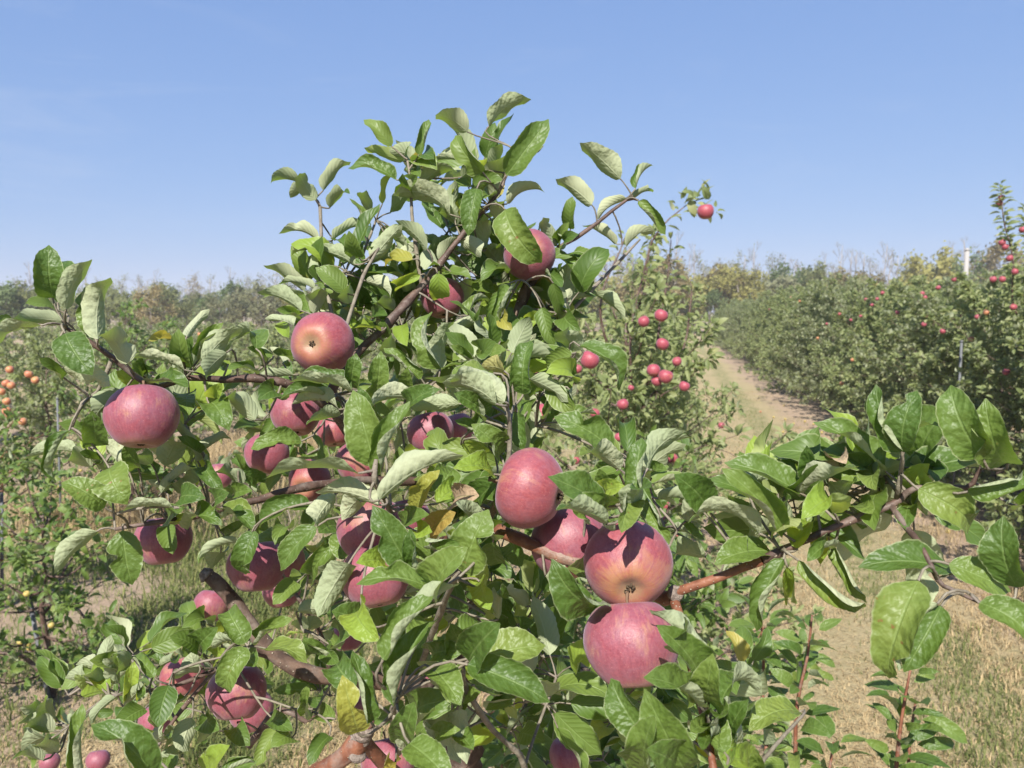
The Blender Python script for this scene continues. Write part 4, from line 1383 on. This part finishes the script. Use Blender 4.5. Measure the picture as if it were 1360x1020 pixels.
# one leaf per entry: base x y, tip x y (in the enlarged view of that part of the photo), turn of the upper face away from the lens, metres from the lens;
# c curl, f fold, w width, L lime, Y yellowing, D dry
LEAVES = {
    'R1': '''275 375 255 105 15 .88 f40 w1.2|300 400 290 175 -30 .93|345 435 478 178 140 .86 f30|320 495 75 485 140 .87 c.6|300 440 140 405 60 .9|215 520 -40 640 110 .85 c.7 w1.2
90 510 -60 560 40 .88|490 570 440 320 30 .9 w1.1|510 590 575 275 160 .87 f50|340 560 480 775 10 .84 w1.5 f25|330 740 578 835 150 .86|330 790 210 695 20 .88|660 720 540 570 160 .88 w1.3
960 750 685 690 100 .92 w1.2|975 575 1095 430 160 .95|960 710 930 540 20 .95|1060 710 1260 535 150 .93|1040 690 1160 510 30 .96|1000 740 1000 580 30 .97|1190 720 1220 590 120 .97|1334 640 1215 590 90 .97
1334 770 1190 745 60 .96|1180 660 1075 790 140 .94|780 830 975 840 60 .93 w1.2|640 860 495 1005 150 .92 c.7 w1.2|985 870 980 985 10 .97 w1.3|1090 930 1190 1060 20 .95 w1.2|1120 900 1155 825 20 .96 L
1330 1010 1180 900 150 .95|890 600 780 600 60 .98 Y|700 850 610 760 20 .95 L|740 780 690 720 20 .95|760 760 740 690 40 .96''',
    'R2': '''265 545 120 560 130 1.16 c1.1|350 650 270 515 165 1.15 w1.2|280 595 215 640 150 1.17|390 600 530 455 140 1.16 c.9|425 690 520 620 130 1.16|365 860 160 825 130 1.16 c1.1|440 860 630 785 125 1.16 c.9
330 900 225 940 130 1.16|385 880 370 990 160 1.14 w1.3|555 985 325 905 150 1.12 c.6 w1.1|575 950 525 815 20 1.13|590 1010 600 860 30 1.14|640 960 800 780 160 1.15 w1.2|870 930 775 790 160 1.17|930 905 765 755 125 1.15 c.6 w1.2
930 900 965 965 160 1.18|815 430 725 395 150 1.19 c1.1 w1.3|745 370 600 232 30 1.19 f35|888 415 940 230 10 1.19 f60 w1.2|770 545 520 485 60 1.19 c.8 w1.2|835 570 805 515 30 1.2|850 555 880 525 30 1.2
1050 725 755 625 140 1.17 w1.1|900 565 1085 510 130 1.2|1140 295 980 210 150 1.18 c.7 w1.5|1220 505 1080 315 15 1.17 w1.3|1180 490 945 455 120 1.2 c.9|1190 590 1145 835 15 1.15 w1.2|1075 750 1080 550 160 1.19 w1.2
1165 575 1320 545 40 1.22 w1.3|1110 530 1220 490 150 1.22|1000 970 1085 845 160 1.2|1100 860 1210 935 150 1.19|1240 900 1240 760 170 1.22|1090 780 985 740 130 1.2|640 975 750 960 140 1.2|855 960 710 1000 55 1.14 Y f30
450 860 520 900 60 1.18|700 960 640 900 140 1.2|890 880 860 960 150 1.2''',
    'R3': '''115 265 335 125 130 1.2 c.7 w1.1|205 520 425 230 20 1.17 f45 w1.1|220 510 400 368 140 1.2|145 490 180 360 150 1.21|210 670 405 615 120 1.2|160 750 190 660 150 1.22|200 700 390 975 15 1.1 w1.25
470 890 400 745 165 1.23 w1.2|540 800 550 635 20 1.23 f65 w1.3|480 880 530 770 30 1.24|520 880 580 830 30 1.24|650 675 465 543 150 1.24 c.7 w1.3|800 540 592 355 150 1.24 w1.2 c.5|880 590 972 465 60 1.24 f60
830 640 680 750 140 1.26 w1.1|860 640 965 610 130 1.27|895 655 1035 830 20 1.23 c.6 w1.2|780 880 605 785 140 1.28|830 895 985 810 140 1.4 w1.2|540 940 665 1005 50 1.25 w1.2|180 1000 95 900 160 1.24 w1.3
85 900 110 755 165 1.22|20 930 60 860 150 1.24|30 760 20 640 20 1.2|60 640 130 560 120 1.22 w1.3''',
    'R4': '''345 170 160 145 130 1.15 c.9|275 285 45 190 135 1.05 c.7 w1.1|245 370 80 325 130 1.05 c.6|250 330 150 280 30 1.07|320 300 290 190 20 1.1 w1.2|370 280 395 170 130 1.1|340 300 420 200 150 1.09|500 185 350 60 20 1.1 w1.3
540 240 520 160 150 1.12|610 130 735 215 130 1.15 w1.1|895 100 780 170 25 1.14 L|985 90 1000 225 10 1.12 L w1.1|1010 80 1160 120 60 1.2|1160 160 1300 200 40 1.2 w1.3|1220 110 1334 70 40 1.22|760 280 660 250 140 1.15
640 320 720 310 60 1.15|800 360 825 465 20 1.12 L|690 390 515 385 60 1.1 L|580 400 640 340 150 1.12|1000 590 955 285 45 .95 f60 w1.1|1000 585 1070 345 150 1.0|1180 580 1060 470 20 1.0 w1.1|1190 550 1334 490 40 1.0 w1.2
1090 450 1240 340 130 1.1|1140 310 1260 240 70 1.15|1320 190 1290 400 20 1.15 w1.2|545 690 560 515 10 .95 w1.4|660 755 690 505 10 .92 w1.2|900 640 705 480 40 .95 f60 w1.2|850 710 830 585 30 .97
235 620 15 690 130 1.0 c.5 w1.1|540 700 215 655 105 .90 c.5 w1.2|540 690 250 630 50 .92 w1.2|430 740 170 745 40 .95 w1.1|470 800 225 770 130 .92|480 830 310 875 120 .92|150 740 55 750 40 1.0 w1.3|275 965 20 1005 30 .9 w1.1
657 1100 545 700 10 .75 w1.2 f30|672 1140 840 760 40 .74 f60 w1.1|670 870 580 690 20 .85 w1.1|870 740 650 800 130 .85|850 810 990 700 40 .83|1100 770 845 795 150 .82 w.8|1290 770 1010 660 140 .75 w1.3
1220 850 925 640 110 .78|1270 610 1060 635 60 .8|1334 760 1060 650 150 .76 w1.3|1334 600 1200 575 140 .85 Y|1250 990 1080 860 40 .85 w1.2|1230 830 1080 720 20 .8 w1.2|730 420 700 330 20 1.15|760 520 740 420 140 1.1
560 380 520 330 40 1.12|180 560 110 470 140 1.05|130 520 80 430 60 1.06|220 540 130 500 30 1.05|60 560 0 480 40 1.05|1100 240 1180 140 150 1.22''',
    'R5': '''130 90 0 130 60 1.2 w1.3|170 150 85 405 40 1.15 f60 w1.1|345 90 415 160 20 1.2 w1.4|370 140 420 310 15 1.15 w1.1|440 280 470 160 140 1.2|450 300 510 385 30 1.15 w1.4|310 270 375 470 15 1.1 w1.2
510 470 715 705 60 1.0 c1.1 w1.2|520 490 400 400 150 1.05 w1.2|585 195 745 325 140 1.3 c.5 w1.1|215 720 255 440 30 .85 f65 w1.2|0 560 110 475 40 .95 w1.2|0 600 120 560 150 .95 Y|470 510 330 590 30 1.0 w1.3
470 640 340 610 40 .98 L w1.2|250 640 450 760 140 .95 w1.2|360 650 480 810 30 .97 w1.2|185 815 215 1005 15 .85 w1.1|200 880 265 740 30 .95 w1.2|120 330 160 385 20 1.15 Y|410 0 555 190 30 1.24 w1.3
480 520 490 640 20 1.02|260 350 290 290 40 1.2 L|300 700 250 600 30 1.0 w1.2|460 700 480 820 20 1.0''',
    'R6': '''495 205 480 30 10 .92 w1.4|360 125 290 400 60 .88 f60 w1.2|410 240 140 270 130 .95|510 300 420 240 40 .95|480 310 355 290 140 .94|650 300 540 160 160 .95 w1.2|720 320 660 195 20 .95 w1.2|570 320 660 505 10 .9 w1.5 f20
545 525 325 398 30 .88 w1.1|905 530 630 550 105 .88 c.6 w1.2|840 450 1020 320 130 .95 w1.2|860 440 770 380 160 .96|860 310 930 190 165 1.0 w1.3|1015 260 930 160 30 1.0|1020 190 925 60 160 1.0 w1.2|1020 260 1200 165 140 1.0
1080 310 1160 430 20 .98 w1.1|1270 400 1130 340 140 1.0|1250 340 1310 420 30 1.0|940 520 1065 480 50 .95 w1.2|870 610 900 765 10 1.05 w1.2|640 645 690 930 10 .95 w1.3 f20|505 650 285 870 130 .95 c.4 w1.1|980 640 1150 620 60 .95
1140 540 1315 645 40 .95 w1.1|1250 710 1030 830 90 .95 w1.2|1150 760 1100 850 150 1.0|1310 660 1280 880 15 .88 w1.1|1190 680 1270 600 30 .98|1000 580 940 600 30 .95 L|1140 480 1190 450 20 .93|560 330 530 290 150 .97
1040 380 1000 300 140 1.0|790 300 730 250 150 .98|880 580 950 540 40 .95|960 460 890 400 130 .98|1230 470 1310 440 30 1.0''',
    'R7': '''555 480 580 320 160 1.0|525 530 390 480 130 .98|530 480 470 460 30 .98|450 570 335 550 140 .98|550 600 440 540 140 .97|620 580 600 435 140 .97|690 440 620 500 140 .97|710 620 700 470 10 .97 L w1.2
805 550 695 430 20 .95 w1.2|830 490 900 475 130 .98|880 590 825 800 10 .9 w1.2|1050 505 870 565 120 .98|1030 410 890 335 20 .98 w1.3|1080 270 955 290 40 1.0|1050 380 1130 290 20 1.0 w1.2|1040 490 1000 410 150 .97 w1.4
1280 370 1190 190 10 .88 w1.4|1240 370 1100 400 110 .92|1290 395 1185 620 30 .88 f55 w1.2|1270 440 1325 490 20 .92 w1.3|755 710 600 815 20 .92 w1.2|600 650 475 785 150 .93 w1.2|560 625 425 615 60 .95 L
440 1060 430 690 45 .72 f60 w1.2|800 1080 480 800 30 .72 f45|740 900 650 830 20 .85 L w1.2|960 650 850 740 30 .93|900 700 815 840 30 .93|1000 760 955 930 160 .97 w1.2|1090 750 1140 820 20 1.0 w1.3
260 870 105 930 130 .9|225 980 75 975 120 .9|270 790 100 785 140 .95|280 830 130 810 140 .94|250 770 190 670 150 .96|290 760 240 665 150 .96|900 990 910 890 150 .95|1080 1060 1190 910 40 .8 L|1150 1050 1334 980 50 .85 w1.2
850 1060 875 960 20 .88|1100 830 1030 880 140 1.05|1240 800 1300 900 20 1.05 w1.2|1180 300 1150 240 20 1.02 L|1120 440 1170 400 20 1.0 L|650 700 720 660 140 .95|300 940 200 900 140 .92|930 820 870 880 150 1.0|780 900 850 860 150 .95''',
    'R8': '''690 190 185 225 100 .72 c.4 w1.2 f40|800 355 470 290 140 .74|800 330 1235 100 125 .70 c.4 w1.25|570 300 475 455 150 .78|700 340 600 440 150 .8 w1.2|440 350 175 470 40 .9 w1.2|470 470 285 700 30 .85 f40 w1.1
150 490 100 715 15 .88 w1.1|10 400 140 490 40 .93|590 470 490 500 30 .92 w1.4|610 640 600 455 20 .92|640 660 478 938 165 .8 w1.15|950 690 765 360 10 .68 w1.1|1040 740 965 490 20 .69 w1.1|1065 790 685 770 40 .66 w1.0 f30
830 680 690 660 40 .7 L|1090 840 1250 590 30 .66 f45 w1.2|920 470 1050 410 40 .78|1070 560 1210 560 15 .72 w1.1|1060 500 1190 400 20 .8 Y w1.2|990 390 1110 180 20 .78 Y w1.1|1100 300 1190 160 20 .82 w1.2
1225 40 1310 120 30 .85 L|1190 330 1310 310 20 .8 D w1.2|1100 350 1215 320 50 .8 L|560 560 460 740 30 .95|370 760 250 870 20 .95 w1.3|1000 540 1070 500 60 .78 L|850 480 880 420 20 .78|620 420 560 380 30 .95|330 480 260 560 30 .98|420 700 350 820 20 1.0
1200 430 1280 380 20 .85|1250 300 1334 260 30 .85''',
    'S1': '''170 290 345 170 30 .9 w1.1|215 325 425 400 50 .88 c.7 w1.1|560 400 410 280 30 1.0|540 300 600 400 30 1.0|430 240 520 190 140 1.0|380 130 480 150 130 .98|745 210 570 130 20 .8 w1.3|725 110 810 275 30 .72 L w1.2
835 385 1110 20 40 .62 f60 w1.3|870 330 1240 -20 140 .63|690 530 600 400 10 .75 w1.4|770 715 672 338 -35 .68 f65 w1.3|700 770 620 475 10 .7 Y w1.1|885 625 1080 185 40 .64 f60 w1.25|1000 330 1090 190 30 .68|1095 430 1240 615 15 .68 w1.2
1120 400 1260 340 20 .75 w1.3|955 840 1000 620 20 .68 w1.2|950 860 1115 660 110 .68|975 830 1180 1020 20 .64 w1.3|1200 650 1250 945 160 .75 w1.1|1020 700 1200 600 20 .75 w1.3|1225 290 1360 180 20 .78 w1.4|265 750 165 945 20 1.0 w1.1
240 690 350 760 20 1.0 w1.1|350 800 240 850 30 1.0|550 790 445 940 20 .95 w1.1|450 650 440 520 30 1.0|490 640 500 590 30 1.0|580 700 490 680 30 .98|1240 800 1310 860 20 .78|1150 820 1240 760 30 .78|1280 620 1350 560 30 .8
1290 720 1340 660 140 .8|610 330 560 250 30 1.0|470 330 420 260 30 1.02|0 1000 160 930 40 .95|640 260 720 190 30 .9|900 930 860 1010 20 .75 Y''',
    'S2': '''220 280 20 250 50 .78 L|255 180 110 20 20 .8 w1.1|60 115 140 210 20 .82 L|240 320 125 480 30 .8 w1.2|60 800 195 470 20 .7 w1.5 f25|100 550 180 480 130 .7|810 445 525 300 30 .66 f20 w1.1|850 150 545 -25 20 .78 w1.2
895 255 700 185 120 .76 w1.2|975 420 1010 80 25 .68 f60 w1.35|1040 250 1250 45 130 .7 w1.1|955 385 905 575 -10 .668 w1.0 f42 c.3|970 480 1050 360 120 .66|820 545 565 475 110 .64|790 510 640 420 30 .68 w1.2|890 400 790 260 30 .75 w1.2
860 390 920 350 40 .72 L|1020 430 1150 640 20 .76 w1.3|1095 410 1285 500 110 .8 w1.2|1360 470 1190 290 20 .75 w1.3|1245 530 1360 490 130 .78|1165 590 1330 625 60 .85|1345 720 1175 745 120 .85|800 955 545 740 -40 .66 f55 w1.2
710 830 600 775 40 .72 w1.2|500 820 540 860 140 .75|150 880 140 800 20 .78 L w1.2|150 850 200 990 15 .78 L w1.2|310 640 370 760 20 .9 w1.4|220 640 270 760 20 .85 w1.4|200 600 110 560 20 .8|100 420 0 400 40 .85|290 440 240 360 20 .82
20 520 60 420 20 .85|1060 300 1140 260 60 .85|700 480 640 440 20 .75''',
    'S3': '''85 410 510 605 20 .64 w1.1|120 370 495 310 20 .68 w1.3|90 390 245 205 20 .66 w1.3|0 440 30 620 20 .7 w1.4|1020 790 840 475 15 .56 w1.1|1240 980 1028 548 15 .55 w1.1|1040 1000 1075 705 25 .56 f50 w1.1|1190 970 1050 870 20 .56 w1.2
1330 510 1100 215 20 .6|1345 445 1050 120 140 .61|1310 630 1040 490 60 .58|1280 330 1250 240 140 .62|1360 770 1275 770 40 .6|1290 820 1350 830 20 .6 L|30 650 80 940 160 .75|60 300 0 200 20 .75 w1.3|180 140 110 60 20 .8 L|250 170 290 70 140 .85
120 520 200 560 30 .8|60 560 20 480 140 .78|90 600 130 520 140 .78''',
    'S4': '''80 340 0 310 140 .75|320 440 40 400 95 .70 w1.2|415 440 180 190 30 .7 f60 w1.1|480 280 180 160 40 .73 w1.1|290 270 375 200 140 .74|365 510 150 560 30 .72 w1.2|415 540 310 825 25 .69 f60 w1.2|430 570 455 700 10 .71 L
475 545 740 725 -30 .68 f60|605 490 735 705 30 .74 f60|530 270 490 140 20 .73 L|560 210 510 100 30 .75|815 195 530 0 60 .72 f45|815 230 570 190 30 .75 w1.4|850 215 680 60 30 .76 L|1140 275 1380 200 -35 .66 f60 w1.2
945 265 1150 415 20 .68 w1.3|1075 580 708 572 50 .66 f40|1065 560 1305 665 30 .65 f30 w1.1|945 625 830 1005 20 .62 w1.0|1020 715 870 980 140 .60|1035 725 890 980 0 .61 w1.2|1185 712 1400 900 40 .6 f55 w1.1|1330 650 1280 370 30 .63 w1.3
900 270 985 170 20 .73 L|610 360 495 380 40 .7 L|470 500 545 390 30 .7 L|600 500 515 545 30 .72|460 430 440 310 140 .74|640 240 660 170 140 .75 D|700 330 760 360 40 .73|920 330 980 370 140 .74|640 320 690 240 140 .74|930 330 900 420 30 .73
1000 250 960 190 20 .74 L|1340 330 1400 280 30 .66''',
    'S5': '''225 640 460 560 80 .6 c1.1 f60|645 660 385 760 40 .7 f40 w1.1|165 610 185 368 10 .6 c.8|290 820 370 610 30 .62|250 880 80 770 50 .58|480 1000 415 870 40 .62 f60|400 970 250 910 30 .62 L|270 700 370 610 30 .64|240 720 220 700 140 .62
300 860 260 960 20 .62|200 800 140 860 40 .6''',
    'P': '''1197 600 1163 510 20 .68 f65 w1.2|1200 600 1218 520 15 .68 f40|1305 608 1262 510 10 .64 f35 w1.15|1338 615 1310 532 20 .65 w1.15|1310 605 1325 560 150 .68''',
}

FILL = [(590, 330, 110, 85, 1.22, 1.4, 13), (640, 440, 110, 80, 1.2, 1.4, 15), (480, 410, 85, 60, 1.12, 1.3, 6), (470, 560, 120, 60, 1.12, 1.35, 11), (300, 560, 105, 50, 1.02, 1.25, 6),
        (330, 640, 100, 50, 1.1, 1.3, 6), (600, 620, 105, 85, 1.0, 1.25, 15), (560, 760, 115, 85, 1.0, 1.25, 15), (690, 540, 60, 90, 1.0, 1.3, 8), (640, 880, 125, 105, .95, 1.4, 19),
        (480, 890, 80, 90, 1.02, 1.2, 6), (390, 770, 60, 50, 1.02, 1.2, 4), (290, 890, 100, 50, 1.08, 1.2, 4), (200, 930, 100, 60, 1.0, 1.2, 6), (715, 430, 55, 75, 1.22, 1.4, 7),
        (820, 960, 150, 75, 1.0, 1.6, 14), (930, 910, 70, 80, .9, 1.4, 7), (95, 965, 60, 45, 1.0, 1.2, 4), (850, 650, 40, 45, .95, 1.2, 2), (180, 620, 70, 40, 1.0, 1.1, 2), (600, 250, 70, 45, 1.22, 1.34, 5),
        (1010, 690, 60, 50, .75, .82, 4), (1195, 640, 40, 28, .74, .79, 3), (1110, 655, 45, 35, .75, .81, 2)]


def build_main_tree():
    rg = random.Random(77)
    root = link('apple_tree', None, label='heavily laden apple tree in front, big pink apples among curled downy leaves', category='apple tree')
    b = P(640, 1700, 1.55)
    root.location = (b[0], b[1], 0.0)
    inv = -np.array((b[0], b[1], 0.0))
    net = []
    for kind, lst in BR.items():
        for j, br in enumerate(lst):
            pts = [P(x, y, d) for x, y, d, r in br]
            rad = [r / 1000 for *_, r in br]
            if kind == 'O' and j == 0:
                pts = [np.array((b[0], b[1], -0.08))] + [p for p in pts[1:]]
                rad = [0.05] + rad[1:]
            p2, r2 = spline(pts, rad, 0.02)
            # small irregularities and swollen nodes
            r3 = [r * (1 + 0.07 * rg.gauss(0, 1) + (0.3 if rg.random() < 0.12 else 0)) for r in r2]
            p3 = [p + rand_dir(rg) * r * 0.10 for p, r in zip(p2, r2)]
            T = Tubes()
            T.add([p + inv for p in p3], r3, 12 if kind in 'OR' else 8)
            o = T.obj('trunk' if kind == 'O' and j == 0 else BR_NAME[kind], BR_MAT[kind], root)
            net += [p for p, r in zip(p2, r2) if r < 0.012]
    # callus rings and pruning stub
    for x, y, d, r in ((484, 968, .796, .0105), (481, 974, .798, .011), (478, 980, .80, .0108), (474, 1003, .795, .009), (897, 788, .73, .0075)):
        T = Tubes()
        p = P(x, y, d) + inv
        ax = cdir(0.35, 0.9, 0.1) if x < 800 else cdir(0.2, 0.1, 0.95)
        T.add([p - ax * 0.004, p - ax * 0.002, p + ax * 0.002, p + ax * 0.004], [r * 0.9, r, r * 1.02, r * 0.85], 14, knob=0.10, rng=rg)
        T.obj('callus', M_CALLUS, root)
    T = Tubes()
    p = P(275, 763, 1.06) + inv
    T.add([p - cdir(.55, -.5, .1) * -0.006, p, p + cdir(-.7, .5, .1) * 0.01], [0.0095, 0.0105, 0.005], 12, knob=0.3, rng=rg)
    T.obj('pruning_stub', M_CALLUS, root)

    net = np.array(net)
    tw = Tubes()
    leaves = []          # (score, key, kind, matrix, base, axis)

    def attach(base, axis, maxlen=0.3, thick=0.0011):
        nonlocal net
        q = base - axis * 0.02
        dist = np.linalg.norm(net - q, axis=1)
        k = int(np.argmin(dist))
        e, L = net[k], dist[k]
        if L > maxlen:
            return
        c1 = base - axis * min(0.025, 0.45 * L)
        c2 = e * 0.75 + c1 * 0.25 + UP * 0.1 * L
        pts = []
        m = 5 if L < 0.08 else 8
        for i in range(m + 1):
            t = i / m
            pts.append(base * (1 - t) ** 3 + 3 * c1 * t * (1 - t) ** 2 + 3 * c2 * t * t * (1 - t) + e * t ** 3)
        far = L > 0.075
        r1 = 0.0019 if far else thick * 1.4
        tw.add([p + inv for p in pts], [thick + (r1 - thick) * i / m for i in range(m + 1)], 5, cap=False)
        if far:
            net = np.concatenate([net, np.array(pts[2:-1])])

    ann = []
    for reg, txt in LEAVES.items():
        x0, y0, s = REG[reg]
        for ent in txt.replace('\n', '|').split('|'):
            w = ent.split()
            bx, by, tx, ty, roll, d = map(float, w[:6])
            o = {'c': rg.choice((0.4, 0.6, 0.8, 1.1)), 'f': rg.choice((32, 42, 52, 62)), 'w': 1.0}
            kind = ''
            for k in w[6:]:
                if k[0] in 'cfw':
                    o[k[0]] = float(k[1:])
                else:
                    kind = k
            B = P(x0 + bx / s, y0 + by / s, d)
            T = P(x0 + tx / s, y0 + ty / s, d)
            a = np.linalg.norm(T - B)
            real = max(a, rg.uniform(0.050, 0.062))
            dz = sqrt(max(0, real * real - a * a))
            if a > 0.05:
                dz += rg.uniform(-0.1, 0.25) * a
            C0 = unit(CO - B)
            T = T + C0 * dz * (1 if rg.random() < 0.75 else -1)
            A = unit(T - B)
            Ct = unit(C0 - A * (C0 @ A))
            Lf = np.cross(Ct, A)
            if (Lf @ CX) * -0.6 + (Lf @ CY) * 0.8 < 0:
                Lf = -Lf
            r = radians(roll + rg.uniform(-8, 8))
            N = Ct * cos(r) + Lf * sin(r)
            real = np.linalg.norm(T - B)
            wide = o['w'] * max(1.0, 0.060 / real)
            ci = min(range(4), key=lambda i: abs(HERO_C[i] - o['c'] * 1.25))
            fi = min(range(4), key=lambda i: abs(HERO_F[i] - radians(o['f'])))
            ann.append((B, A, N, real, min(wide, 1.6), (ci, fi, rg.randrange(3)), kind, d))
    # stems of the apples join the branches first, then the leaves from the nearest outwards
    for p in APPLE_STEMS:
        attach(p, UP * 0.3, 0.09, 0.0015)
    ann.sort(key=lambda t: np.min(np.linalg.norm(net - t[0], axis=1)))
    for B, A, N, real, wide, key, kind, d in ann:
        attach(B, A)
        M = leaf_matrix(B, A, N, real, wide)
        leaves.append((-(real / d), key, kind, M))
    # inner foliage: leaf rosettes on short spurs filling the crown behind
    for cx, cy, rx, ry, d0, d1, n in FILL:
        for _ in range(n):
            a, q = rg.uniform(0, 2 * pi), sqrt(rg.random())
            d = rg.uniform(d0, d1)
            fx, fy = cx + rx * q * cos(a), cy + ry * q * sin(a)
            for ax_, ay_, dia_, size_, *_r in HERO_APPLES:      # keep the inner leaves behind the fruit
                ad = size_ * F / dia_
                if math.hypot(fx - ax_, fy - ay_) < dia_ / 2 + 42 and d < ad + 0.07:
                    d = ad + 0.09
            p = P(fx, fy, d)
            attach(p, UP * 0.2, 0.6, 0.0018)
            net = np.concatenate([net, [p, p, p]])
            for _k in range(rg.choice((5, 6, 6, 7, 8))):
                ax = unit(rand_dir(rg) + UP * 0.25)
                st = p + ax * rg.uniform(0.015, 0.035)
                tw.add([p + inv, (p + st) / 2 + inv + UP * 0.002, st + inv], [0.0014, 0.0011, 0.001], 4, cap=False)
                nr = unit(UP * 0.6 + SUNV * 0.4 + rand_dir(rg) * 0.9)
                if abs(nr @ ax) > 0.95:
                    nr = unit(nr + rand_dir(rg))
                L = rg.uniform(0.05, 0.083)
                kd = 'L' if rg.random() < 0.09 else ('Y' if rg.random() < 0.015 else '')
                M = leaf_matrix(st, ax, nr, L, rg.uniform(0.9, 1.2))
                leaves.append((-(L / d) * 0.6, (rg.randrange(4), rg.randrange(3), rg.randrange(3)), kd, M))
    tw.obj('twigs', M_TWIG, root, kind='stuff')
    leaves.sort(key=lambda t: t[0])
    inv4 = np.eye(4)
    inv4[:3, 3] = inv
    for _, key, kind, M in leaves[:300]:
        o = link('leaf', hero_mesh(key, kind), root)
        o.matrix_local = Matrix((inv4 @ M).tolist())
    keys = list(HERO)
    shapes = [HERO[k] for k in keys]
    rest = leaves[300:]
    for kind, nm in (('', 'foliage'), ('L', 'young_foliage'), ('Y', 'yellow_foliage'), ('D', 'dry_foliage')):
        its = [(keys.index(key), inv4 @ M) for _, key, kd, M in rest if kd == kind]
        if its:
            v, f, u, w = join_leaves(shapes, its, rg)
            link(nm, new_mesh(nm, v, f, LEAF_M[kind], u, w), root, kind='stuff')


build_main_tree()
